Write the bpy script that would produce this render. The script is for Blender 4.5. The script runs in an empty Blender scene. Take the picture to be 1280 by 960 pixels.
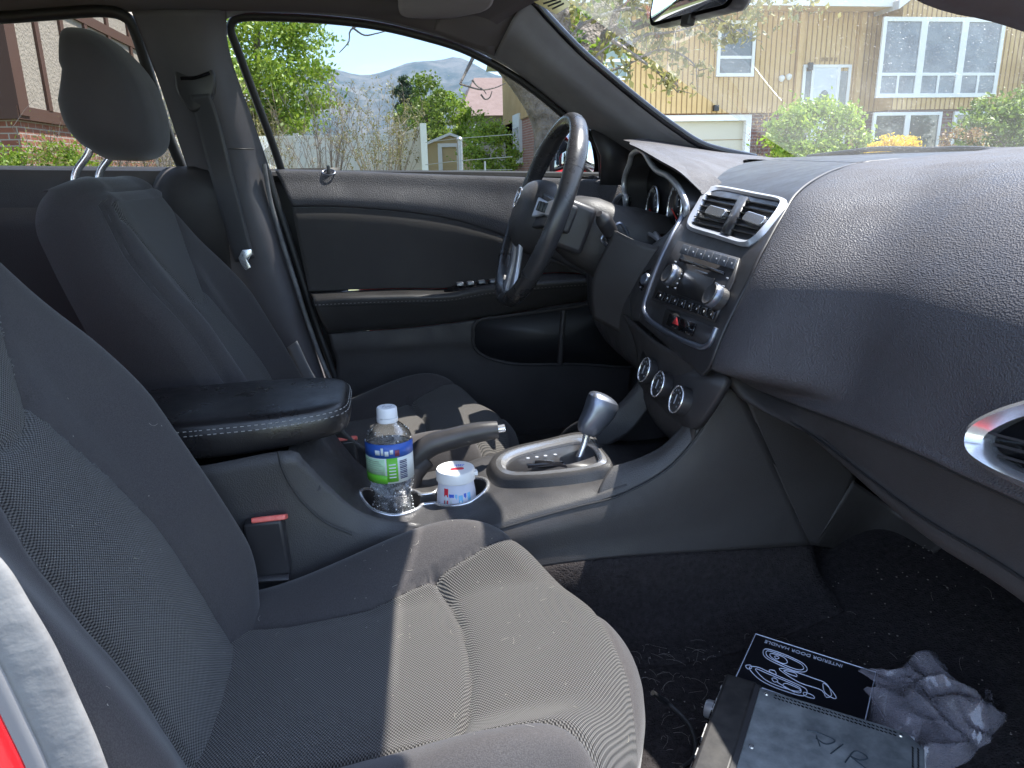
import bpy, math, random
import numpy as np
from mathutils import Vector, Matrix
D = bpy.data
SC = bpy.context.scene
COL = SC.collection
rnd = random.Random(7)
nr = np.random.RandomState(5)
R = math.radians

# ------------------------------------------------------------------ camera
F = 940.0                      # focal length in pixels of a 1280 wide picture
PITCH, YAW, ROLL = R(16), R(9), R(-1.2)
CP = np.array([0.0, -1.08, 1.0])
fw = np.array([math.sin(YAW)*math.cos(PITCH), math.cos(YAW)*math.cos(PITCH), -math.sin(PITCH)])
_r0 = np.array([math.cos(YAW), -math.sin(YAW), 0.0]); _u0 = np.cross(_r0, fw)
rt = math.cos(ROLL)*_r0 + math.sin(ROLL)*_u0
up = math.cos(ROLL)*_u0 - math.sin(ROLL)*_r0
cam = D.cameras.new('camera'); camo = D.objects.new('camera', cam); COL.objects.link(camo)
M = Matrix(((rt[0], up[0], -fw[0]), (rt[1], up[1], -fw[1]), (rt[2], up[2], -fw[2]))).to_4x4()
M.translation = Vector(CP)
camo.matrix_world = M
cam.sensor_width = 36; cam.lens = F/1280*36; cam.clip_start = 0.02; cam.clip_end = 9000
SC.camera = camo
SC.render.resolution_x = 1024; SC.render.resolution_y = 768

# ------------------------------------------------------------------ light
SUNV = Vector((0.322, 0.085, 0.65)).normalized()
w = D.worlds.new('World'); SC.world = w; w.use_nodes = True
nt = w.node_tree; bg = nt.nodes['Background']
sky = nt.nodes.new('ShaderNodeTexSky'); sky.sky_type = 'NISHITA'; sky.sun_disc = False
sky.sun_elevation = math.asin(SUNV.z); sky.sun_rotation = math.atan2(SUNV.x, SUNV.y)
sky.air_density = 1.0; sky.dust_density = 0.6; sky.ozone_density = 1.0; sky.altitude = 1400
# thin high cloud streaks over the sky colour
tc = nt.nodes.new('ShaderNodeTexCoord'); mp = nt.nodes.new('ShaderNodeMapping'); mp.inputs['Scale'].default_value = (1.2, 2.5, 9)
nz = nt.nodes.new('ShaderNodeTexNoise'); nz.inputs['Scale'].default_value = 2.2; nz.inputs['Detail'].default_value = 6
cr = nt.nodes.new('ShaderNodeValToRGB'); cr.color_ramp.elements[0].position = .42; cr.color_ramp.elements[1].position = .72
mx = nt.nodes.new('ShaderNodeMix'); mx.data_type = 'RGBA'; mx.inputs[7].default_value = (9, 9.6, 10.5, 1)
mul = nt.nodes.new('ShaderNodeMath'); mul.operation = 'MULTIPLY'; mul.inputs[1].default_value = .32
nt.links.new(tc.outputs['Generated'], mp.inputs[0]); nt.links.new(mp.outputs[0], nz.inputs[0]); nt.links.new(nz.outputs[0], cr.inputs[0])
nt.links.new(cr.outputs[0], mul.inputs[0]); nt.links.new(mul.outputs[0], mx.inputs[0])
nt.links.new(sky.outputs[0], mx.inputs[6]); nt.links.new(mx.outputs[2], bg.inputs[0]); bg.inputs[1].default_value = 0.13
sl = D.lights.new('sun', 'SUN'); sl.energy = 3.9; sl.angle = R(.5); sl.color = (1, .965, .90)
so = D.objects.new('sun', sl); COL.objects.link(so); so.rotation_euler = SUNV.to_track_quat('Z', 'Y').to_euler()
vs = SC.view_settings; vs.view_transform = 'Standard'; vs.look = 'None'; vs.exposure = 2.38; vs.gamma = 1; vs.use_curve_mapping = False
SC.cycles.max_bounces = 10; SC.cycles.transparent_max_bounces = 24; SC.cycles.transmission_bounces = 8

# ------------------------------------------------------------------ rays
def ray(x, y): return fw + rt*(x-640)/F + up*(480-y)/F
def P(x, y, X=None, Y=None, Z=None):
    d = ray(x, y)
    t = (X-CP[0])/d[0] if X is not None else (Y-CP[1])/d[1] if Y is not None else (Z-CP[2])/d[2]
    return CP + d*t
def proj(x, y, fn, t0=.25, t1=3.2, n=160):
    d = ray(x, y); pt = t0; pv = fn(CP+d*t0)
    for i in range(1, n+1):
        t = t0+(t1-t0)*i/n; v = fn(CP+d*t)
        if (v > 0) != (pv > 0):
            a, b = pt, t
            for _ in range(30):
                m = (a+b)/2; q = fn(CP+d*m)
                if (q > 0) == (pv > 0): a = m
                else: b = m
            return CP+d*(a+b)/2
        pt, pv = t, v
    raise Exception('no hit %s %s' % (x, y))
def interp(tab):
    tab = sorted(tab); xs = [a for a, _ in tab]; ys = [b for _, b in tab]
    return lambda v: float(np.interp(v, xs, ys))
def smooth_interp(tab, n=200):
    tab = sorted(tab); xs = np.array([a for a, _ in tab]); ys = np.array([b for _, b in tab])
    g = np.linspace(xs[0], xs[-1], n); v = np.interp(g, xs, ys)
    k = np.hanning(17); k /= k.sum(); pad = 8
    vv = np.concatenate([2*v[0]-v[pad:0:-1], v, 2*v[-1]-v[-2:-pad-2:-1]])
    v = np.convolve(vv, k, 'valid')
    return lambda q: float(np.interp(q, g, v))
def ss(a, b, x):
    t = np.clip((x-a)/(b-a), 0, 1); return t*t*(3-2*t)

# ------------------------------------------------------------------ materials
def mat(name, col=(.5,.5,.5), rough=.5, metal=0, spec=.5, bump=None, var=None, coat=0, sheen=0, emit=None, alpha=None, sss=None):
    """bump: list of (kind, scale, strength, distance) ; var: (scale, amount, col2)"""
    m = D.materials.new(name); m.use_nodes = True; t = m.node_tree; b = t.nodes['Principled BSDF']
    b.inputs['Base Color'].default_value = (*col, 1); b.inputs['Roughness'].default_value = rough
    b.inputs['Metallic'].default_value = metal; b.inputs['Specular IOR Level'].default_value = spec
    b.inputs['Coat Weight'].default_value = coat; b.inputs['Coat Roughness'].default_value = .08
    if sheen: b.inputs['Sheen Weight'].default_value = sheen; b.inputs['Sheen Roughness'].default_value = .5
    if emit: b.inputs['Emission Color'].default_value = (*emit[0], 1); b.inputs['Emission Strength'].default_value = emit[1]
    c = t.nodes.new('ShaderNodeTexCoord')
    if var:
        n = t.nodes.new('ShaderNodeTexNoise'); n.inputs['Scale'].default_value = var[0]; n.inputs['Detail'].default_value = 5; n.inputs['Roughness'].default_value = .62
        r = t.nodes.new('ShaderNodeValToRGB'); r.color_ramp.elements[0].position = .5-var[1]; r.color_ramp.elements[1].position = .5+var[1]
        r.color_ramp.elements[0].color = (*col, 1); r.color_ramp.elements[1].color = (*var[2], 1)
        t.links.new(c.outputs['Object'], n.inputs[0]); t.links.new(n.outputs[0], r.inputs[0]); t.links.new(r.outputs[0], b.inputs['Base Color'])
    if bump and rough > .25 and metal < .5:
        rn = t.nodes.new('ShaderNodeTexNoise'); rn.inputs['Scale'].default_value = 16; rn.inputs['Detail'].default_value = 7; rn.inputs['Roughness'].default_value = .65; t.links.new(c.outputs['Object'], rn.inputs[0])
        rm_ = t.nodes.new('ShaderNodeMapRange'); rm_.inputs['From Min'].default_value = .35; rm_.inputs['From Max'].default_value = .65; rm_.inputs['To Min'].default_value = max(.05, rough-.12); rm_.inputs['To Max'].default_value = min(1, rough+.13)
        t.links.new(rn.outputs[0], rm_.inputs['Value']); t.links.new(rm_.outputs[0], b.inputs['Roughness'])
    prev = None
    for k, s, st, dist in (bump or []):
        if k == 'grain':
            n = t.nodes.new('ShaderNodeTexVoronoi'); n.inputs['Scale'].default_value = s; n.inputs['Randomness'].default_value = 1; o = n.outputs['Distance']
        elif k == 'crease':
            n = t.nodes.new('ShaderNodeTexVoronoi'); n.feature = 'DISTANCE_TO_EDGE'; n.inputs['Scale'].default_value = s; o = n.outputs['Distance']
        else:
            n = t.nodes.new('ShaderNodeTexNoise'); n.inputs['Scale'].default_value = s; n.inputs['Detail'].default_value = 4; o = n.outputs[0]
        t.links.new(c.outputs['Object'], n.inputs[0])
        bu = t.nodes.new('ShaderNodeBump'); bu.inputs['Strength'].default_value = st; bu.inputs['Distance'].default_value = dist
        t.links.new(o, bu.inputs['Height'])
        if prev: t.links.new(prev.outputs[0], bu.inputs['Normal'])
        prev = bu
    if prev: t.links.new(prev.outputs[0], b.inputs['Normal'])
    return m
def weave(name, pitch, lo, hi, strength=.6, dust=(.16,.15,.12), dustamt=.25, plain=None):
    m = D.materials.new(name); m.use_nodes = True; t = m.node_tree; b = t.nodes['Principled BSDF']
    b.inputs['Roughness'].default_value = .85; b.inputs['Specular IOR Level'].default_value = .12
    b.inputs['Sheen Weight'].default_value = .18; b.inputs['Sheen Roughness'].default_value = .45
    c = t.nodes.new('ShaderNodeTexCoord'); sp = t.nodes.new('ShaderNodeSeparateXYZ'); t.links.new(c.outputs['UV'], sp.inputs[0])
    def mth(op, a, bb=None):
        n = t.nodes.new('ShaderNodeMath'); n.operation = op
        for i, q in enumerate((a, bb)):
            if q is None: continue
            if isinstance(q, (int, float)): n.inputs[i].default_value = q
            else: t.links.new(q, n.inputs[i])
        return n.outputs[0]
    k = 2*math.pi/pitch
    a1 = mth('SINE', mth('MULTIPLY', sp.outputs[0], k)); a2 = mth('SINE', mth('MULTIPLY', sp.outputs[1], k*1.35))
    h = mth('ADD', mth('MULTIPLY', mth('MULTIPLY', a1, a2), .5), .5)
    cr = t.nodes.new('ShaderNodeValToRGB'); cr.color_ramp.elements[0].color = (*lo, 1); cr.color_ramp.elements[1].color = (*hi, 1)
    cr.color_ramp.elements[0].position = .25; cr.color_ramp.elements[1].position = .8
    t.links.new(h, cr.inputs[0])
    n = t.nodes.new('ShaderNodeTexNoise'); n.inputs['Scale'].default_value = 9; n.inputs['Detail'].default_value = 6; n.inputs['Roughness'].default_value = .7
    t.links.new(c.outputs['Object'], n.inputs[0])
    r2 = t.nodes.new('ShaderNodeValToRGB'); r2.color_ramp.elements[0].position = .45; r2.color_ramp.elements[1].position = .8
    r2.color_ramp.elements[1].color = (dustamt,)*3+(1,); t.links.new(n.outputs[0], r2.inputs[0])
    mxn = t.nodes.new('ShaderNodeMix'); mxn.data_type = 'RGBA'; mxn.inputs[7].default_value = (*dust, 1)
    t.links.new(r2.outputs[0], mxn.inputs[0]); t.links.new(cr.outputs[0], mxn.inputs[6]); t.links.new(mxn.outputs[2], b.inputs['Base Color'])
    bu = t.nodes.new('ShaderNodeBump'); bu.inputs['Strength'].default_value = strength; bu.inputs['Distance'].default_value = pitch*.35
    t.links.new(h, bu.inputs['Height']); t.links.new(bu.outputs[0], b.inputs['Normal'])
    if plain:      # the 'insert' attribute says where the coarse cloth panel is; elsewhere the smooth knit
        at_ = t.nodes.new('ShaderNodeAttribute'); at_.attribute_name = 'insert'; st_ = mth('MULTIPLY', at_.outputs['Fac'], 1.0)
        mr = t.nodes.new('ShaderNodeMapRange'); mr.inputs['From Min'].default_value = -.0006; mr.inputs['From Max'].default_value = .0006; t.links.new(st_, mr.inputs['Value'])
        fine = t.nodes.new('ShaderNodeTexNoise'); fine.inputs['Scale'].default_value = 900; fine.inputs['Detail'].default_value = 2; t.links.new(c.outputs['Object'], fine.inputs[0])
        pc = t.nodes.new('ShaderNodeValToRGB'); pc.color_ramp.elements[0].color = (*plain[0],1); pc.color_ramp.elements[1].color = (*plain[1],1); pc.color_ramp.elements[0].position = .35; pc.color_ramp.elements[1].position = .65; t.links.new(fine.outputs[0], pc.inputs[0])
        mm_ = t.nodes.new('ShaderNodeMix'); mm_.data_type = 'RGBA'; t.links.new(mr.outputs[0], mm_.inputs[0]); t.links.new(pc.outputs[0], mm_.inputs[6]); t.links.new(cr.outputs[0], mm_.inputs[7]); t.links.new(mm_.outputs[2], mxn.inputs[6])
        hm = t.nodes.new('ShaderNodeMix'); hm.data_type = 'FLOAT'; t.links.new(mr.outputs[0], hm.inputs[0]); t.links.new(mth('MULTIPLY', fine.outputs[0], .25), hm.inputs[2]); t.links.new(h, hm.inputs[3]); t.links.new(hm.outputs[0], bu.inputs['Height'])
    return m
def glassy(name, tint=(.6,.62,.6), gloss=.06, dust=0.0, rough=.0):
    m = D.materials.new(name); m.use_nodes = True; t = m.node_tree; t.nodes.remove(t.nodes['Principled BSDF']); out = t.nodes['Material Output']
    tr = t.nodes.new('ShaderNodeBsdfTransparent'); tr.inputs[0].default_value = (*tint, 1)
    gl = t.nodes.new('ShaderNodeBsdfGlossy'); gl.inputs['Roughness'].default_value = rough; gl.inputs[0].default_value = (.9,.95,1,1)
    fr = t.nodes.new('ShaderNodeFresnel'); fr.inputs[0].default_value = 1.3
    m1 = t.nodes.new('ShaderNodeMixShader'); sc = t.nodes.new('ShaderNodeMath'); sc.operation = 'MULTIPLY'; sc.inputs[1].default_value = gloss*10
    t.links.new(fr.outputs[0], sc.inputs[0]); t.links.new(sc.outputs[0], m1.inputs[0]); t.links.new(tr.outputs[0], m1.inputs[1]); t.links.new(gl.outputs[0], m1.inputs[2])
    last = m1
    if dust:
        c = t.nodes.new('ShaderNodeTexCoord')
        v = t.nodes.new('ShaderNodeTexNoise'); v.inputs['Scale'].default_value = 330; v.inputs['Detail'].default_value = 2; v.inputs['Roughness'].default_value = .7
        v2 = t.nodes.new('ShaderNodeTexNoise'); v2.inputs['Scale'].default_value = 4; v2.inputs['Detail'].default_value = 3
        t.links.new(c.outputs['Object'], v.inputs[0]); t.links.new(c.outputs['Object'], v2.inputs[0])
        r = t.nodes.new('ShaderNodeValToRGB'); r.color_ramp.elements[0].position = .655; r.color_ramp.elements[1].position = .74; r.color_ramp.elements[1].color = (.35,)*3+(1,)
        t.links.new(v.outputs[0], r.inputs[0])
        r2 = t.nodes.new('ShaderNodeValToRGB'); r2.color_ramp.elements[0].position = .3; r2.color_ramp.elements[1].position = .8
        r2.color_ramp.elements[0].color = (dust*.5,)*3+(1,); r2.color_ramp.elements[1].color = (dust*1.6,)*3+(1,); t.links.new(v2.outputs[0], r2.inputs[0])
        ad = t.nodes.new('ShaderNodeMath'); ad.operation = 'ADD'; ad.use_clamp = True
        t.links.new(r.outputs[0], ad.inputs[0]); t.links.new(r2.outputs[0], ad.inputs[1])
        df = t.nodes.new('ShaderNodeBsdfTranslucent'); df.inputs[0].default_value = (.8,.78,.72,1)
        m2 = t.nodes.new('ShaderNodeMixShader'); t.links.new(ad.outputs[0], m2.inputs[0]); t.links.new(m1.outputs[0], m2.inputs[1]); t.links.new(df.outputs[0], m2.inputs[2]); last = m2
    t.links.new(last.outputs[0], out.inputs[0])
    return m
MT = {}
MT['leather'] = mat('dash grain', (.052,.049,.054), .55, spec=.38, bump=[('grain', 500, .8, .0012)], var=(6,.2,(.068,.064,.070)))
MT['plastic'] = mat('dark plastic', (.034,.0325,.033), .46, spec=.45, bump=[('grain', 600, .4, .0008)], var=(8,.25,(.046,.0435,.0445)))
MT['lowplastic'] = mat('matte lower plastic', (.031,.0285,.029), .55, spec=.4, bump=[('grain', 600, .25, .0007)], var=(7,.25,(.042,.0385,.039)))
MT['trimgrey'] = mat('pillar trim', (.085,.076,.081), .6, spec=.3, bump=[('noise', 500, .15, .0006)], var=(5,.2,(.09,.09,.1)))
MT['headliner'] = mat('headliner cloth', (.105,.094,.099), .95, spec=.1, bump=[('noise', 900, .2, .0008)])
MT['smooth'] = mat('smooth dark trim', (.026,.025,.027), .40, spec=.45, bump=[('noise', 400, .06, .0005)], var=(12,.25,(.034,.032,.034)))
MT['gloss'] = mat('gloss black', (.008,.008,.01), .12, spec=.6)
MT['rubber'] = mat('black seal rubber', (.012,.012,.013), .55)
MT['apillar'] = mat('windscreen pillar trim', (.13,.125,.135), .55, spec=.35, bump=[('noise', 420, .2, .0007)], var=(9,.18,(.17,.165,.172)))
MT['seal'] = mat('grey fabric seal', (.10,.10,.11), .8, bump=[('noise', 700, .3, .001)], var=(30,.2,(.2,.2,.2)))
MT['chrome'] = mat('satin chrome', (.68,.68,.70), .24, metal=.85, bump=[('noise', 30, .05, .001)])
MT['silver'] = mat('silver paint trim', (.46,.47,.50), .32, metal=.6)
MT['darksilver'] = mat('dark satin silver', (.2,.22,.27), .32, metal=.8)
MT['wheel'] = mat('wheel leather', (.025,.025,.028), .3, spec=.6, bump=[('grain', 900, .12, .0004)], var=(30,.2,(.035,.034,.036)))
MT['knit'] = weave('seat knit', .0016, (.055,.053,.055), (.085,.083,.085), .25, (.17,.16,.14), .12)
MT['weave'] = weave('seat cloth', .0042, (.012,.0108,.011), (.125,.116,.108), 1.0, (.10,.093,.082), .14, ((.042,.0385,.0395),(.064,.059,.060)))
MT['knit'] = weave('seat knit', .0016, (.044,.0405,.0415), (.062,.057,.058), .12, (.17,.16,.14), .05)
MT['plain'] = mat('seat fabric plain', (.038,.0345,.0355), .85, spec=.25, sheen=.2, bump=[('noise', 900, .15, .0006)], var=(7,.25,(.046,.042,.042)))
MT['doorweave'] = weave('door weave', .0036, (.024,.022,.023), (.075,.07,.068), .5, (.15,.14,.12), .1)
MT['armleather'] = mat('worn armrest leather', (.014,.013,.014), .34, spec=.55, bump=[('noise', 120, .2, .001), ('grain', 600, .25, .0006)])
MT['wornleather'] = MT['armleather']
MT['thread'] = mat('grey stitch thread', (.32,.31,.3), .8)
MT['darkthread'] = mat('dark seam thread', (.015,.015,.017), .8)
MT['carpet'] = mat('black carpet', (.022,.019,.020), 1, spec=.05, bump=[('noise', 420, .9, .004), ('noise', 60, .5, .006)], var=(140,.18,(.040,.036,.037)))
MT['hair'] = mat('pet hair', (.22,.2,.18), .8)
MT['red'] = mat('red button plastic', (.72,.07,.06), .4, var=(60,.2,(.85,.25,.2)))
MT['paint'] = mat('red car paint', (.42,.008,.012), .3, coat=1)
MT['dirtystrip'] = mat('dusty door seal', (.10,.10,.105), .7, var=(22,.22,(.17,.17,.17)), bump=[('noise', 60, .5, .003)])
MT['glass'] = glassy('darkened window glass', (.46,.47,.465), .035, 0)  # clear glass, with a tint added to dim the bright outdoors
MT['rearglass'] = glassy('rear window glass', (.37,.37,.365), .035, 0)
MT['shield'] = glassy('dusty windscreen', (.75,.755,.75), .012, .035)
MT['mirrorglass'] = mat('mirror', (.85,.88,.9), .02, metal=1)
MT['lcd'] = mat('black display', (.006,.006,.008), .3, spec=.5)
MT['white'] = mat('white print', (.75,.75,.78), .6)
MT['greyprint'] = mat('grey print', (.30,.32,.36), .6)

# ------------------------------------------------------------------ mesh helpers
def tag(o, label=None, cat=None, group=None, kind=None):
    if label: o['label'] = label
    if cat: o['category'] = cat
    if group: o['group'] = group
    if kind: o['kind'] = kind
    return o
def empty(name, loc=(0,0,0), parent=None):
    o = D.objects.new(name, None); COL.objects.link(o); o.location = loc; o.empty_display_size = .1
    if parent: o.parent = parent; o.matrix_parent_inverse = parent_inv(parent)
    return o
class MB:
    def __init__(s): s.v = []; s.f = []; s.m = []; s.uv = []
    def add(s, v, f, mi=0, uv=None):
        b = len(s.v); s.v += [tuple(map(float, q)) for q in v]; s.f += [tuple(b+i for i in q) for q in f]
        s.m += ([mi]*len(f) if isinstance(mi, int) else list(mi))
        s.uv += ([tuple(q) for q in uv] if uv is not None else [(0.,0.)]*len(v))
        return s
    def build(s, name, mats, parent=None, smooth=True, bevel=0, solid=0, sub=0, angle=40, off=0):
        me = D.meshes.new(name); me.from_pydata(s.v, [], s.f); me.update()
        for m in (mats if isinstance(mats, (list, tuple)) else [mats]): me.materials.append(m)
        me.polygons.foreach_set('material_index', s.m)
        if any(u != (0.,0.) for u in s.uv):
            l = me.uv_layers.new(name='UVMap'); li = np.zeros(len(me.loops), dtype=np.int32); me.loops.foreach_get('vertex_index', li)
            l.data.foreach_set('uv', np.array(s.uv, dtype=np.float32)[li].ravel())
        o = D.objects.new(name, me); COL.objects.link(o)
        if parent: o.parent = parent; o.matrix_parent_inverse = parent_inv(parent)
        if solid:
            q = o.modifiers.new('t', 'SOLIDIFY'); q.thickness = solid; q.offset = off
        if bevel:
            q = o.modifiers.new('b', 'BEVEL'); q.width = bevel; q.segments = 3; q.limit_method = 'ANGLE'; q.angle_limit = R(35)
        if sub:
            q = o.modifiers.new('s', 'SUBSURF'); q.levels = sub; q.render_levels = sub
        if smooth:
            me.polygons.foreach_set('use_smooth', [True]*len(me.polygons))
            try: me.set_sharp_from_angle(angle=R(angle))
            except Exception: pass
        return o
def parent_inv(p): return p.matrix_basis.inverted()
def cr_(pts, n, closed=False):
    """Catmull-Rom resample (centripetal-ish uniform) to n points"""
    p = np.array(pts, float)
    if len(p) == 2 and not closed: return p[0]+(p[1]-p[0])*np.linspace(0, 1, n)[:, None]
    if closed: q = np.vstack([p[-1], p, p[0], p[1]]); segs = len(p)
    else: q = np.vstack([2*p[0]-p[1], p, 2*p[-1]-p[-2]]); segs = len(p)-1
    L = np.linalg.norm(np.diff(q, axis=0), axis=1)[1:segs+1]; cum = np.concatenate([[0], np.cumsum(L)])
    if cum[-1] == 0: return np.repeat(p[:1], n, 0)
    tt = np.linspace(0, cum[-1], n, endpoint=not closed); out = []
    for t in tt:
        i = min(int(np.searchsorted(cum, t, side='right'))-1, segs-1); u = (t-cum[i])/max(L[i], 1e-9)
        a, b, c, d = q[i], q[i+1], q[i+2], q[i+3]
        out.append(.5*((2*b)+(c-a)*u+(2*a-5*b+4*c-d)*u*u+(3*b-a-3*c+d)*u**3))
    return np.array(out)
def gridfaces(nu, nv, cu=False, cv=False):
    f = []
    for i in range(nv if cv else nv-1):
        for j in range(nu if cu else nu-1):
            a = i*nu+j; b = i*nu+(j+1) % nu; c = ((i+1) % nv)*nu+(j+1) % nu; d = ((i+1) % nv)*nu+j
            f.append((a, b, c, d))
    return f
def surfpts(rows, nu, nv):
    rr = np.array([cr_(r, nu) for r in rows]); k = len(rr)
    L = np.linalg.norm(np.diff(rr, axis=0), axis=2).mean(1); L = L/L.sum() if L.sum() > 0 else np.full(k-1, 1/(k-1))
    q = np.concatenate([[2*rr[0]-rr[1]], rr, [2*rr[-1]-rr[-2]]]); out = [rr[0]]
    for i in range(k-1):          # every row of the net stays a row of the mesh, so creases run clean
        a, b, c, d = q[i], q[i+1], q[i+2], q[i+3]; n = max(1, int(round(L[i]*(nv-1))))
        for u in np.arange(1, n+1)/n:
            out.append(b+(c-b)*u if k == 2 else .5*((2*b)+(c-a)*u+(2*a-5*b+4*c-d)*u*u+(3*b-a-3*c+d)*u**3))
    return np.array(out)
def surf(name, rows, nu, nv, m, parent=None, solid=.004, off=0, fn=None, bevel=0):
    g = surfpts(rows, nu, nv); nv = len(g)
    if fn is not None: g = fn(g)
    du = np.concatenate([np.zeros((nv,1)), np.cumsum(np.linalg.norm(np.diff(g, axis=1), axis=2), axis=1)], 1)
    dv = np.concatenate([np.zeros((1,nu)), np.cumsum(np.linalg.norm(np.diff(g, axis=0), axis=2), axis=0)], 0)
    uv = np.stack([du, dv], 2).reshape(-1, 2)+.001
    return MB().add(g.reshape(-1,3), gridfaces(nu, nv), 0, uv).build(name, m, parent, solid=solid, off=off, bevel=bevel, angle=60)
def tubepts(pts, r, n=10, res=None, closed=False, caps=True, flat=1.0, nrm=None):
    p = cr_(pts, res, closed) if res else np.array(pts, float)
    k = len(p); rr = np.interp(np.linspace(0,1,k), np.linspace(0,1,len(r)), r) if isinstance(r, (list,tuple)) else np.full(k, r)
    T = np.gradient(p, axis=0) if not closed else np.roll(p,-1,0)-np.roll(p,1,0)
    T /= np.linalg.norm(T, axis=1)[:,None]+1e-12
    a = np.array(nrm, float) if nrm is not None else (np.array([0,0,1.]) if abs(T[0][2]) < .8 else np.array([1.,0,0]))
    v = []
    for i in range(k):
        if nrm is None or True:
            s = np.cross(T[i], a); s /= np.linalg.norm(s)+1e-12; b = np.cross(s, T[i])
            if nrm is None: a = b
        for q in range(n):
            th = 2*math.pi*q/n; v.append(p[i]+rr[i]*(math.cos(th)*s+math.sin(th)*b*flat))
    f = gridfaces(n, k, True, closed)
    if caps and not closed: f += [tuple(range(n))[::-1], tuple((k-1)*n+i for i in range(n))]
    return v, f
def tube(name, pts, r, m, parent=None, n=10, res=None, closed=False, flat=1.0, nrm=None):
    return MB().add(*tubepts(pts, r, n, res, closed, flat=flat, nrm=nrm)).build(name, m, parent)
def frame(o, u, v):
    u = np.array(u, float); u /= np.linalg.norm(u); v = np.array(v, float); v -= u*(u@v); v /= np.linalg.norm(v)
    return np.array(o, float), u, v, np.cross(u, v)
def lathe(prof, fr, n=24, cap=True):
    """prof: (radius, height along n axis)"""
    o, u, v, w_ = fr; vv = []
    for r_, h in prof:
        for q in range(n):
            th = 2*math.pi*q/n; vv.append(o+u*r_*math.cos(th)+v*r_*math.sin(th)+w_*h)
    f = gridfaces(n, len(prof), True)
    if cap: f += [tuple(range(n))[::-1], tuple((len(prof)-1)*n+i for i in range(n))]
    return vv, f
def boxpts(fr, a, b, c):
    """centre frame, half sizes"""
    o, u, v, w_ = fr; vv = [o+u*a*i+v*b*j+w_*c*k for i in (-1,1) for j in (-1,1) for k in (-1,1)]
    return vv, [(0,1,3,2),(4,6,7,5),(0,4,5,1),(2,3,7,6),(0,2,6,4),(1,5,7,3)]
def aabox(x0,x1,y0,y1,z0,z1):
    return boxpts(((np.array([(x0+x1)/2,(y0+y1)/2,(z0+z1)/2])), np.array([1.,0,0]), np.array([0,1.,0]), np.array([0,0,1.])), (x1-x0)/2,(y1-y0)/2,(z1-z0)/2)
def poly(name, pts, m, parent=None, solid=.004, off=0, bevel=0, smoothn=0, closed=True):
    p = cr_(pts, smoothn, True) if smoothn else np.array(pts)
    c = p.mean(0)
    v = list(p)+[c]; k = len(p)
    f = [(i, (i+1) % k, k) for i in range(k)]
    return MB().add(v, f).build(name, m, parent, solid=solid, off=off, bevel=bevel, angle=30)
def extr(fr, outline, h0, h1):
    o, u, v, w_ = fr; k = len(outline)
    vv = [o+u*a+v*b+w_*h0 for a, b in outline]+[o+u*a+v*b+w_*h1 for a, b in outline]
    f = [(i, (i+1) % k, k+(i+1) % k, k+i) for i in range(k)]+[tuple(range(k))[::-1], tuple(range(k, 2*k))]
    return vv, f
def rrect(a, b, r_, n=5):
    out = []
    for cx, cy, s in ((a-r_, b-r_, 0), (-a+r_, b-r_, 1), (-a+r_, -b+r_, 2), (a-r_, -b+r_, 3)):
        for i in range(n+1):
            th = math.pi/2*(s+i/n); out.append((cx+r_*math.cos(th), cy+r_*math.sin(th)))
    return out
def text(name, body, fr, size, m, parent=None, ext=.0004, align='CENTER', scx=1.0):
    cu = D.curves.new(name, 'FONT'); cu.body = body; cu.size = size; cu.extrude = ext; cu.align_x = align; cu.align_y = 'CENTER'
    tmp = D.objects.new('tmp', cu); COL.objects.link(tmp); bpy.context.view_layer.update()
    me = D.meshes.new_from_object(tmp.evaluated_get(bpy.context.evaluated_depsgraph_get()))
    COL.objects.unlink(tmp); D.objects.remove(tmp)
    o, u, v, w_ = fr
    co = np.zeros(len(me.vertices)*3); me.vertices.foreach_get('co', co); co = co.reshape(-1,3)
    co = o+co[:,:1]*u*scx+co[:,1:2]*v+co[:,2:3]*w_; me.vertices.foreach_set('co', co.ravel()); me.update()
    me.materials.clear(); me.materials.append(m); me.name = name
    ob = D.objects.new(name, me); COL.objects.link(ob)
    if parent: ob.parent = parent; ob.matrix_parent_inverse = parent_inv(parent)
    return ob
def frompx(pts, fn): return [proj(x, y, fn) for x, y in pts]
def coltree(o, parent=None):
    c = o.copy(); COL.objects.link(c); inv = o.matrix_parent_inverse.copy(); c.parent = parent; c.matrix_parent_inverse = inv
    for ch in [q for q in D.objects if q.parent == o]: coltree(ch, c)
    return c

# ================================================================== THE CAR
car = tag(empty('car', (.2, 0, 0)), 'red sedan seen through its open front passenger door, black cloth interior', 'car')
# profile curves of the dashboard (x as a function of z) and of the door lining (y as a function of z)
f_stack = smooth_interp([(1.012,.95),(1.004,.78),(.993,.68),(.975,.60),(.955,.548),(.92,.507),(.88,.468),(.84,.446),(.79,.421),(.75,.408),(.71,.401),(.67,.398),(.63,.388),(.59,.378)])
f_dash = smooth_interp([(1.014,.98),(1.009,.86),(1.0,.76),(.985,.685),(.96,.63),(.93,.59),(.90,.562),(.85,.532),(.80,.512),(.75,.496),(.70,.484),(.60,.47)])
S_ = lambda off=0.: (lambda p: p[0]-(f_stack(p[2])-off))
D_ = lambda off=0.: (lambda p: p[0]-(f_dash(p[2])-off))

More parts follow.
